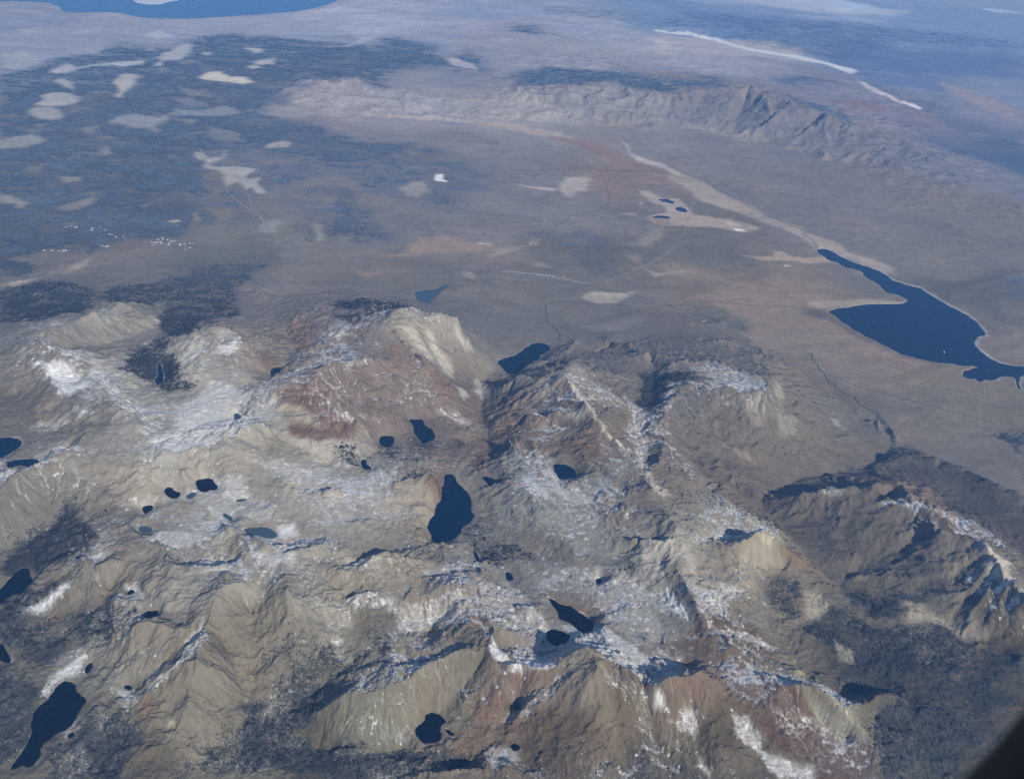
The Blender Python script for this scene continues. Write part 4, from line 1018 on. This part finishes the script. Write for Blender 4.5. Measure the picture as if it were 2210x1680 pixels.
# ------------------------------------------------------------------ objects
def tag(o, label=None, cat=None, group=None, kind=None):
    if label: o['label'] = label
    if cat: o['category'] = cat
    if group: o['group'] = group
    if kind: o['kind'] = kind
    return o
def link(name, verts, faces, mat, parent=None, smoothf=False):
    me = bpy.data.meshes.new(name); me.from_pydata([tuple(v) for v in verts], [], [tuple(f) for f in faces]); me.update()
    if smoothf:
        for p in me.polygons: p.use_smooth = True
    o = bpy.data.objects.new(name, me); SC.collection.objects.link(o)
    if mat: me.materials.append(mat)
    if parent: o.parent = parent
    return o
def np_mesh(name, co, quads, mat, attrs):
    me = bpy.data.meshes.new(name); n = len(co); m = len(quads)
    me.vertices.add(n); me.vertices.foreach_set('co', co.astype(np.float32).ravel())
    me.loops.add(m*4); me.loops.foreach_set('vertex_index', quads.astype(np.int32).ravel())
    me.polygons.add(m); me.polygons.foreach_set('loop_start', np.arange(m, dtype=np.int32)*4)
    me.update(calc_edges=True)
    for k, v in attrs.items():
        if v.ndim == 2:
            a = me.attributes.new(k, 'FLOAT_COLOR', 'POINT'); a.data.foreach_set('color', np.c_[v, np.ones(n)].astype(np.float32).ravel())
        else:
            a = me.attributes.new(k, 'FLOAT', 'POINT'); a.data.foreach_set('value', v.astype(np.float32).ravel())
    me.polygons.foreach_set('use_smooth', np.full(m, SMOOTH_GROUND))
    me.materials.append(mat)
    o = bpy.data.objects.new(name, me); SC.collection.objects.link(o)
    return o
def newmat(name):
    m = bpy.data.materials.new(name); m.use_nodes = True; t = m.node_tree
    return m, t, t.nodes['Principled BSDF']
def mathn(t, op, a, b=None, c=None, clamp=False):
    n = t.nodes.new('ShaderNodeMath'); n.operation = op; n.use_clamp = clamp
    for k, v in enumerate((a, b, c)):
        if v is None: continue
        if isinstance(v, (int, float)): n.inputs[k].default_value = v
        else: t.links.new(v, n.inputs[k])
    return n.outputs[0]
def noisen(t, scale, detail=4, rough_=.55):
    g = t.nodes.new('ShaderNodeNewGeometry'); n = t.nodes.new('ShaderNodeTexNoise'); n.inputs['Scale'].default_value = scale
    n.inputs['Detail'].default_value = detail; n.inputs['Roughness'].default_value = rough_
    t.links.new(g.outputs['Position'], n.inputs['Vector']); return n.outputs['Fac']
def mixc(t, f, a, b):
    n = t.nodes.new('ShaderNodeMix'); n.data_type = 'RGBA'
    for s, v in ((n.inputs[0], f), (n.inputs[6], a), (n.inputs[7], b)):
        if isinstance(v, (int, float)): s.default_value = v
        elif isinstance(v, tuple): s.default_value = v
        else: t.links.new(v, s)
    return n.outputs[2]
def attr(t, name):
    n = t.nodes.new('ShaderNodeAttribute'); n.attribute_name = name; return n

mg, t, p = newmat('rock_and_soil')
col = attr(t, 'tint').outputs['Color']; sn = attr(t, 'snow').outputs['Fac']
nz = noisen(t, 1/110.0, 8, .68); nz2 = noisen(t, 1/24.0, 4, .65)
k = mathn(t, 'MULTIPLY_ADD', mathn(t, 'ADD', nz, nz2), .42, .58)
vm = t.nodes.new('ShaderNodeVectorMath'); vm.operation = 'SCALE'; t.links.new(col, vm.inputs[0]); t.links.new(k, vm.inputs['Scale'])
# snow: patchy cover, thresholded noise
s1 = mathn(t, 'MULTIPLY_ADD', nz, .78, mathn(t, 'MULTIPLY', nz2, .22))
f = mathn(t, 'SUBTRACT', sn, mathn(t, 'MULTIPLY_ADD', s1, 3.6, -1.3))
f = mathn(t, 'MULTIPLY_ADD', f, 3.0, .5, clamp=True)
f = mathn(t, 'MULTIPLY', f, mathn(t, 'MULTIPLY_ADD', sn, 8.0, -.4, clamp=True))
dust = mathn(t, 'MULTIPLY', mathn(t, 'MULTIPLY', mathn(t, 'MULTIPLY', sn, sn), nz), 3.8)
f = mathn(t, 'MAXIMUM', mathn(t, 'MULTIPLY', f, .72), dust)
# scattered trees and brush, too small to stand as canopy
wd = attr(t, 'woods').outputs['Fac']
w1 = mathn(t, 'MULTIPLY_ADD', nz2, .6, mathn(t, 'MULTIPLY', noisen(t, 1/60.0, 6, .7), .4))
w2 = mathn(t, 'MULTIPLY_ADD', mathn(t, 'SUBTRACT', wd, mathn(t, 'MULTIPLY_ADD', w1, 3.0, -1.0)), 4.0, .5, clamp=True)
w2 = mathn(t, 'MULTIPLY', w2, mathn(t, 'MULTIPLY', wd, 6.0, clamp=True))
ground = mixc(t, f, vm.outputs[0], (.74, .72, .68, 1))
t.links.new(mixc(t, mathn(t, 'MULTIPLY', w2, .8), ground, (.035, .038, .036, 1)), p.inputs['Base Color'])
p.inputs['Roughness'].default_value = .95; p.inputs['Specular IOR Level'].default_value = .15
bmp = t.nodes.new('ShaderNodeBump'); bmp.inputs['Strength'].default_value = .55; bmp.inputs['Distance'].default_value = 22.0
t.links.new(noisen(t, 1/60.0, 5, .6), bmp.inputs['Height']); t.links.new(bmp.outputs[0], p.inputs['Normal'])

idx = (np.arange(NR)[:, None]*NT+np.arange(NT)[None, :]).astype(np.int64)
def quads_of(mask):
    i, j = np.nonzero(mask)
    return np.stack([idx[i, j], idx[i, j+1], idx[i+1, j+1], idx[i+1, j]], 1)[:, ::-1]
def sub_mesh(name, mask, z, mat, attrs):
    q = quads_of(mask); u, inv = np.unique(q, return_inverse=True)
    co = np.stack([GX.ravel()[u], GY.ravel()[u], z.ravel()[u]], 1)
    at_ = {k: (v.reshape(-1, 3)[u] if v.ndim == 3 else v.ravel()[u]) for k, v in attrs.items()}
    return np_mesh(name, co, inv.reshape(-1, 4), mat, at_)
SMOOTH_GROUND = True
# the ground is one sheet, cut along natural lines into mountains, valley and far country (the edges meet exactly)
hb = blur(H, 12)[:-1, :-1]; RRc = RR[:-1, None]*np.ones((1, NT-1)); azc = np.degrees(TT[:-1]-YAW)[None, :]*np.ones((NR-1, 1))
mount = (hb > 2480) & (RRc < 24500+azc*-60) ; hills = ~mount & (RRc > 30500) & (hb > 2230) & (azc > -14)
plain = ~mount & ~hills
at_all = {'tint': ALB, 'snow': SNOWM, 'woods': np.clip(FORM*(.85-.55*ft[..., 0])+BAND*.3*(FORM > .05)+(H > 2600)*smooth(3350, 3000, H)*near_*.20*(1+BAND*2)+flatness*.10*(1+BIG*2+BAND), 0, 1)*(SHORE < -.5)}
for nm, mk, lb in (('mountains', mount, 'bare grey and rust mountains streaked with thin snow'),
                   ('hills', hills, 'blue hazed hills and dry ridges beyond the valley'),
                   ('valley_floor', plain, 'broad dry sage coloured valley floor and plateau')):
    tag(sub_mesh(nm, mk, H, mg, at_all), lb, None, None, 'structure')
del at_all
print('ground', round(time.time()-T0, 1))

# ------------------------------------------------------------------ forest: the canopy stands above the ground, ragged and gappy
mf, t, p = newmat('conifer_forest')
c1 = mathn(t, 'MULTIPLY_ADD', noisen(t, 1/45.0, 4, .65), 1.5, .25)
vm = t.nodes.new('ShaderNodeVectorMath'); vm.operation = 'SCALE'; t.links.new(attr(t, 'tint').outputs['Color'], vm.inputs[0]); t.links.new(c1, vm.inputs['Scale'])
t.links.new(vm.outputs[0], p.inputs['Base Color'])
p.inputs['Roughness'].default_value = 1.0; p.inputs['Specular IOR Level'].default_value = .05
dens = FORM+BIG*.25+MID*farr*.62+BAND*.5+FINE*(.65-.25*farr)+GRAIN*(.5-.2*farr)
trees = (dens > .70+.20*farr) & (FORM > .10) & (SHORE < -.3)
tm = trees[:-1, :-1] & trees[1:, :-1] | (trees[:-1, 1:] & trees[1:, 1:])
tm &= (SHORE[:-1, :-1] < -.5) & (SHORE[1:, 1:] < -.5) & (RRc < 90000)
hc = H+3+np.clip((dens-.5)*25, -2, 12)+RNG.random(H.shape).astype(np.float32)*(4-2.5*farr)
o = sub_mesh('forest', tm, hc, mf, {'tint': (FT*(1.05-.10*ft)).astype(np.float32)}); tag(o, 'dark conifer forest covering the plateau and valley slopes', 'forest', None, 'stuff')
print('forest', tm.sum(), round(time.time()-T0, 1))

# ------------------------------------------------------------------ water
def water(name, colr, rough_):
    m, t, p = newmat(name)
    p.inputs['Base Color'].default_value = colr; p.inputs['Roughness'].default_value = rough_; p.inputs['IOR'].default_value = 1.33
    b = t.nodes.new('ShaderNodeBump'); b.inputs['Strength'].default_value = .12; b.inputs['Distance'].default_value = 1.0
    t.links.new(noisen(t, 1/25.0, 3), b.inputs['Height']); t.links.new(b.outputs[0], p.inputs['Normal'])
    return m
WM = {'deep': water('open_water', WATER_COL['deep'], .25), 'mid': water('lake_water', WATER_COL['mid'], .15),
      'dark': water('dark_lake_water', WATER_COL['dark'], .15), 'teal': water('shallow_lake_water', WATER_COL['teal'], .2)}
def flat_poly(name, ij, z, mat, thick=None):
    import mathutils
    xy = ij_xy(ij); n = len(xy)
    tri = mathutils.geometry.tessellate_polygon([[Vector((a, b, 0)) for a, b in xy]])
    vs = [(a, b, z) for a, b in xy]; A = 0
    fs = []
    for f in tri:
        a, b, c = (Vector(vs[k]) for k in f)
        fs.append(f if (b-a).cross(c-a).z > 0 else f[::-1])
    return link(name, vs, fs, mat)
LAKE_LABELS = {0: 'wide pale blue lake cut off by the top edge at left', 1: 'large dark blue reservoir with a long north arm at right',
               2: 'dark blue lake at the mountain foot, in front of the plain', 3: 'teal pond on the plain behind the first peaks',
               7: 'long dark pear shaped lake in the middle of the bare mountains', 25: 'long dark lake among snow patches at lower left'}
for k, (nm, z, tone, ij) in enumerate(LK):
    o = flat_poly('lake' if nm == 'great_lake' else nm, ij, z+.5, WM[tone]); tag(o, LAKE_LABELS.get(k), None, None, 'structure')

# ------------------------------------------------------------------ islands, roads, rivers
def simple(name, c, r=.8):
    m, t, p = newmat(name); p.inputs['Roughness'].default_value = r
    n = mathn(t, 'MULTIPLY_ADD', noisen(t, 1/12.0, 3), .5, .75)
    rgb = t.nodes.new('ShaderNodeRGB'); rgb.outputs[0].default_value = c+(1,)
    vm = t.nodes.new('ShaderNodeVectorMath'); vm.operation = 'SCALE'; t.links.new(rgb.outputs[0], vm.inputs[0]); t.links.new(n, vm.inputs['Scale'])
    t.links.new(vm.outputs[0], p.inputs['Base Color']); return m
m_isl = simple('pale_island_rock', (.62, .60, .58))
for line in ISLANDS.strip().splitlines():
    nm, z, c, s = line.split('|'); z = float(z); ij = rough(to_ij(at(rd(c, s), z)), .3, 5)
    xy = ij_xy(ij); cc = xy.mean(0); vs = []; n = len(xy); top = 70 if nm == 'island' else 8
    for k, (f, hgt) in enumerate(((1.0, -3), (.93, .12), (.75, .45), (.5, .8), (.22, 1.0))):
        for q in xy:
            pnt = cc+(q-cc)*f; vs.append((pnt[0], pnt[1], z+hgt*top*(1 if k else .05)))
    vs.append((cc[0], cc[1], z+top))
    fs = []
    for k in range(4):
        for a in range(n): b = (a+1) % n; fs.append((k*n+a, k*n+b, (k+1)*n+b, (k+1)*n+a))
    fs += [(4*n+a, 4*n+(a+1) % n, 5*n) for a in range(n)]
    tag(link(nm, vs, fs, m_isl, None, True), None, None, None, 'structure')
m_road = {'runway': simple('runway_asphalt', (.42, .41, .40)), 'highway': simple('highway_asphalt', (.11, .11, .12)),
          'road': simple('dirt_road', (.30, .28, .26)), 'river': simple('river_water', (.06, .07, .09), .3), 'creek': simple('creek_water', (.06, .07, .07), .5)}
for line in ROADS.strip().splitlines():
    nm, wd, z, c, s = line.split('|'); wd = float(wd)
    ij, _ = resample(to_ij(land(rd(c, s))), np.zeros(len(rd(c, s))), .9)
    if nm in ('river', 'creek'):
        n = len(ij); k = np.arange(n)
        off = fbm(k/7.0, k*0+3.3, 3, 77)*2.4*KS; d = np.gradient(ij, axis=0); d /= np.hypot(*d.T)[:, None]+1e-9
        ij = ij+np.stack([-d[:, 1], d[:, 0]], 1)*off[:, None]
    else:
        for _ in range(12): ij[1:-1] = .25*ij[:-2]+.5*ij[1:-1]+.25*ij[2:]
    xy = ij_xy(ij); d = np.gradient(xy, axis=0); d /= np.hypot(*d.T)[:, None]+1e-9; nn = np.stack([-d[:, 1], d[:, 0]], 1)
    zz = hsample(xy[:, 0], xy[:, 1])
    L = xy+nn*wd; R_s = xy-nn*wd
    zL = np.maximum(hsample(*L.T), zz)+4; zR = np.maximum(hsample(*R_s.T), zz)+4
    vs = [(a[0], a[1], b) for a, b in zip(L, zL)]+[(a[0], a[1], b) for a, b in zip(R_s, zR)]; n = len(xy)
    fs = [(k+n, k+n+1, k+1, k) for k in range(n-1)]
    tag(link(nm, vs, fs, m_road[nm]), None, None, None, 'structure')

# ------------------------------------------------------------------ buildings: the town in the pines and the airport sheds
m_wall = simple('painted_wall', (.5, .5, .49)); m_roof = simple('metal_roof', (.52, .52, .52), .5); m_dark = simple('dark_roof', (.25, .22, .22))
def house(xy, w, d, h, rz, roofm, name='building'):
    z = float(min(hsample(np.array([xy[0]-w/2, xy[0]+w/2]), np.array([xy[1]-d/2, xy[1]+d/2]))))-2
    e = bpy.data.objects.new(name, None); SC.collection.objects.link(e); e.location = (xy[0], xy[1], z); e.rotation_euler = (0, 0, rz)
    a, b = w/2, d/2
    link('wall', [(-a, -b, 0), (a, -b, 0), (a, b, 0), (-a, b, 0), (-a, -b, h), (a, -b, h), (a, b, h), (-a, b, h), (-a, 0, h*1.35), (a, 0, h*1.35)],
         [(0, 1, 5, 4), (2, 3, 7, 6), (1, 2, 6, 9, 5), (3, 0, 4, 8, 7)], m_wall, e)
    o = 1.5; t = 1.2; hr = h*1.35+.6
    link('roof', [(-a-o, -b-o, h-.3), (a+o, -b-o, h-.3), (a+o, 0, hr), (-a-o, 0, hr), (a+o, b+o, h-.3), (-a-o, b+o, h-.3),
                  (-a-o, -b-o, h-.3+t), (a+o, -b-o, h-.3+t), (a+o, 0, hr+t), (-a-o, 0, hr+t), (a+o, b+o, h-.3+t), (-a-o, b+o, h-.3+t)],
         [(6, 7, 8, 9), (9, 8, 10, 11), (0, 3, 2, 1), (3, 5, 4, 2), (0, 1, 7, 6), (5, 11, 10, 4), (0, 6, 9, 3), (3, 9, 11, 5), (1, 2, 8, 7), (2, 4, 10, 8)], roofm, e)
    return e
TOWN = [('a', 560, 1418, 680, 1445, 13, 'among the pines at the upper edge of the mountain town'), ('a', 640, 1460, 800, 1490, 9, 'in the middle of the mountain town, on open ground'),
        ('a', 930, 1485, 1090, 1530, 20, 'in the bright dense cluster on the right of the mountain town'), ('a', 1120, 1515, 1210, 1560, 8, 'in the small outlying cluster at the right end of the town'),
        ('a', 600, 1520, 700, 1545, 6, 'along the lower road of the mountain town'), ('a', 20, 1540, 160, 1560, 5, 'at the far left edge beside the forest'),
        ('a', 200, 1560, 440, 1568, 8, 'in the thin row below the town forest'), ('a', 400, 1412, 560, 1425, 6, 'on the left of the upper row in the pine forest')]
for c, x0, y0, x1, y1, n, where in TOWN:
    for k in range(n):
        p_ = np.array([[x0+(x1-x0)*random.random(), y0+(y1-y0)*random.random()]]); s = '%f %f' % tuple(p_[0])
        xy = land(rd(c, s))[0]
        mt = m_roof if random.random() < .75 else m_dark
        e = house(xy, random.uniform(35, 65), random.uniform(20, 34), random.uniform(8, 14), random.uniform(-.3, .4), mt)
        tag(e, ('pale' if mt is m_roof else 'dark')+' roofed building '+where, 'building', 'buildings '+where)
for k in range(6):
    xy = land(rd('e', '%f %f' % (1262+k*19, 141+k*1.6)))[0]
    e = house(xy, 26, 70, 9, .25, m_roof, 'hangar')
    tag(e, 'white hangar in the row of six beside the runway', 'hangar', 'hangars in a row beside the runway')
for x, y, lb in ((840, 130, 'pale shed on the dusty lot left of the runway'), (1425, 155, 'small pale shed between the hangars and the runway end')):
    e = house(land(rd('e', '%f %f' % (x, y)))[0], 45, 25, 8, .2, m_roof, 'shed'); tag(e, lb, 'shed')
for k in range(5):
    xy = land(rd('f', '%f %f' % (200+k*7, 412+(k*37 % 19))))[0]
    tag(house(xy, 40, 22, 8, .3*k, m_roof, 'farm_building'), 'white farm building on the dry plain beyond the flat topped mountain', 'farm building', 'farm buildings on the dry plain')

# ------------------------------------------------------------------ the cabin window the picture is taken through
def cabin_window():
    """rounded window opening in the cabin wall; the camera is held close to its upper left, looking down and out"""
    m, t, p = newmat('dark_window_surround'); p.inputs['Base Color'].default_value = (.006, .005, .0045, 1); p.inputs['Roughness'].default_value = .7
    D0 = .12                                       # metres from the lens to the pane
    cx, cy, a, b, n, pw = WIN
    tilt = 0.0
    def P(x, y, z):
        x, y = x*math.cos(tilt)-y*math.sin(tilt), x*math.sin(tilt)+y*math.cos(tilt)
        return CAM+R2*(cx+x)+U2*(cy+y)+F_*(D0+z)
    root = bpy.data.objects.new('cabin_window', None); SC.collection.objects.link(root); root.location = P(0, 0, 0)
    tag(root, 'dark rounded surround of the aircraft window, a corner of it cutting the lower right of the view', 'window')
    o0 = Vector(P(0, 0, 0))
    def loop(k, z, f=0.0):
        out = []
        for q in range(n):
            u = 2*math.pi*q/n; c, s_ = math.cos(u), math.sin(u)
            out.append(Vector(P((a+f)*math.copysign(abs(c)**(2/pw), c), (b+f)*math.copysign(abs(s_)**(2/pw), s_), z))-o0)
        return out
    def bands(name, prof, mat):
        vs = []; fs = []
        for f, z in prof: vs += loop(n, z, f)
        for k in range(len(prof)-1):
            for q in range(n): r = (q+1) % n; fs.append((k*n+q, k*n+r, (k+1)*n+r, (k+1)*n+q))
        return link(name, vs, fs, mat, root, True)
    bands('seal', [(0, .012), (-.003, .006), (-.003, -.002), (.0, -.006), (.006, -.008)], m)
    mp = bpy.data.materials.new('window_pane'); mp.use_nodes = True; t = mp.node_tree; t.nodes.clear()
    ou = t.nodes.new('ShaderNodeOutputMaterial'); mx = t.nodes.new('ShaderNodeMixShader'); tr = t.nodes.new('ShaderNodeBsdfTransparent'); gl = t.nodes.new('ShaderNodeBsdfGlossy')
    tr.inputs[0].default_value = (.985, .99, .985, 1); gl.inputs['Roughness'].default_value = .02; t.nodes.remove(mx); t.nodes.remove(gl); t.links.new(tr.outputs[0], ou.inputs['Surface'])
    pn = link('pane', loop(n, .010, .004), [tuple(range(n))], mp, root)
    sx, sy, q = -42.5/FPX*(D0+.009), 535/FPX*(D0+.009), 14
    vs = [Vector(CAM+R2*(sx+.00055*math.cos(6.283*k/q)+.00015*math.sin(6.283*k/q))+U2*(sy+.00042*math.sin(6.283*k/q)+.00030*math.cos(6.283*k/q))+F_*(D0+.009))-o0 for k in range(q)]
    vs.append(Vector(CAM+R2*sx+U2*sy+F_*(D0+.0087))-o0)
    ms, t, p = newmat('grime'); p.inputs['Base Color'].default_value = (.03, .03, .03, 1)
    link('smudge', vs, [(k, (k+1) % q, q) for k in range(q)], ms, pn)
    m2, t, p = newmat('cabin_wall_panel'); p.inputs['Base Color'].default_value = (.003, .003, .003, 1); p.inputs['Roughness'].default_value = .8
    bands('reveal', [(.006, -.008), (.02, -.03), (.045, -.055), (.10, -.07), (.16, -.075)], m2)
cabin_window()

# ------------------------------------------------------------------ the air between
def haze():
    m = bpy.data.materials.new('haze'); m.use_nodes = True; t = m.node_tree; t.nodes.clear()
    out = t.nodes.new('ShaderNodeOutputMaterial'); v = t.nodes.new('ShaderNodeVolumePrincipled')
    v.inputs['Color'].default_value = HAZE_COL; v.inputs['Density'].default_value = HAZE_DENS
    v.inputs['Anisotropy'].default_value = HAZE_ANI
    t.links.new(v.outputs[0], out.inputs['Volume'])
    X, Y0, Y1, Z0, Z1 = 130000, -9000, 135000, float(H.min())-1, CAMZ+12
    vs = [(x, y, z) for z in (Z0, Z1) for y in (Y0, Y1) for x in (-X, X)]
    fs = [(0, 2, 3, 1), (4, 5, 7, 6), (0, 1, 5, 4), (2, 6, 7, 3), (0, 4, 6, 2), (1, 3, 7, 5)]
    o = link('haze', vs, fs, m); tag(o, 'thin blue haze in the air', 'haze', None, 'stuff')
m_near = simple('near_slope_rock', (.30, .28, .25))
ring_ = [(float(GX[0, j]), float(GY[0, j]), float(H[0, j])) for j in range(0, NT, 6)]+[(float(GX[0, -1]), float(GY[0, -1]), float(H[0, -1])), (4000., -4500., 2900.), (-4000., -4500., 2900.)]
tag(link('near_slopes', [(0., 0., 2950.)]+ring_, [(0, k+2, k+1) for k in range(len(ring_)-1)]+[(0, 1, len(ring_))], m_near), 'bare rocky slopes below the aircraft', None, None, 'structure')
if HAZE_DENS > 0: haze()
print('done', round(time.time()-T0, 1))
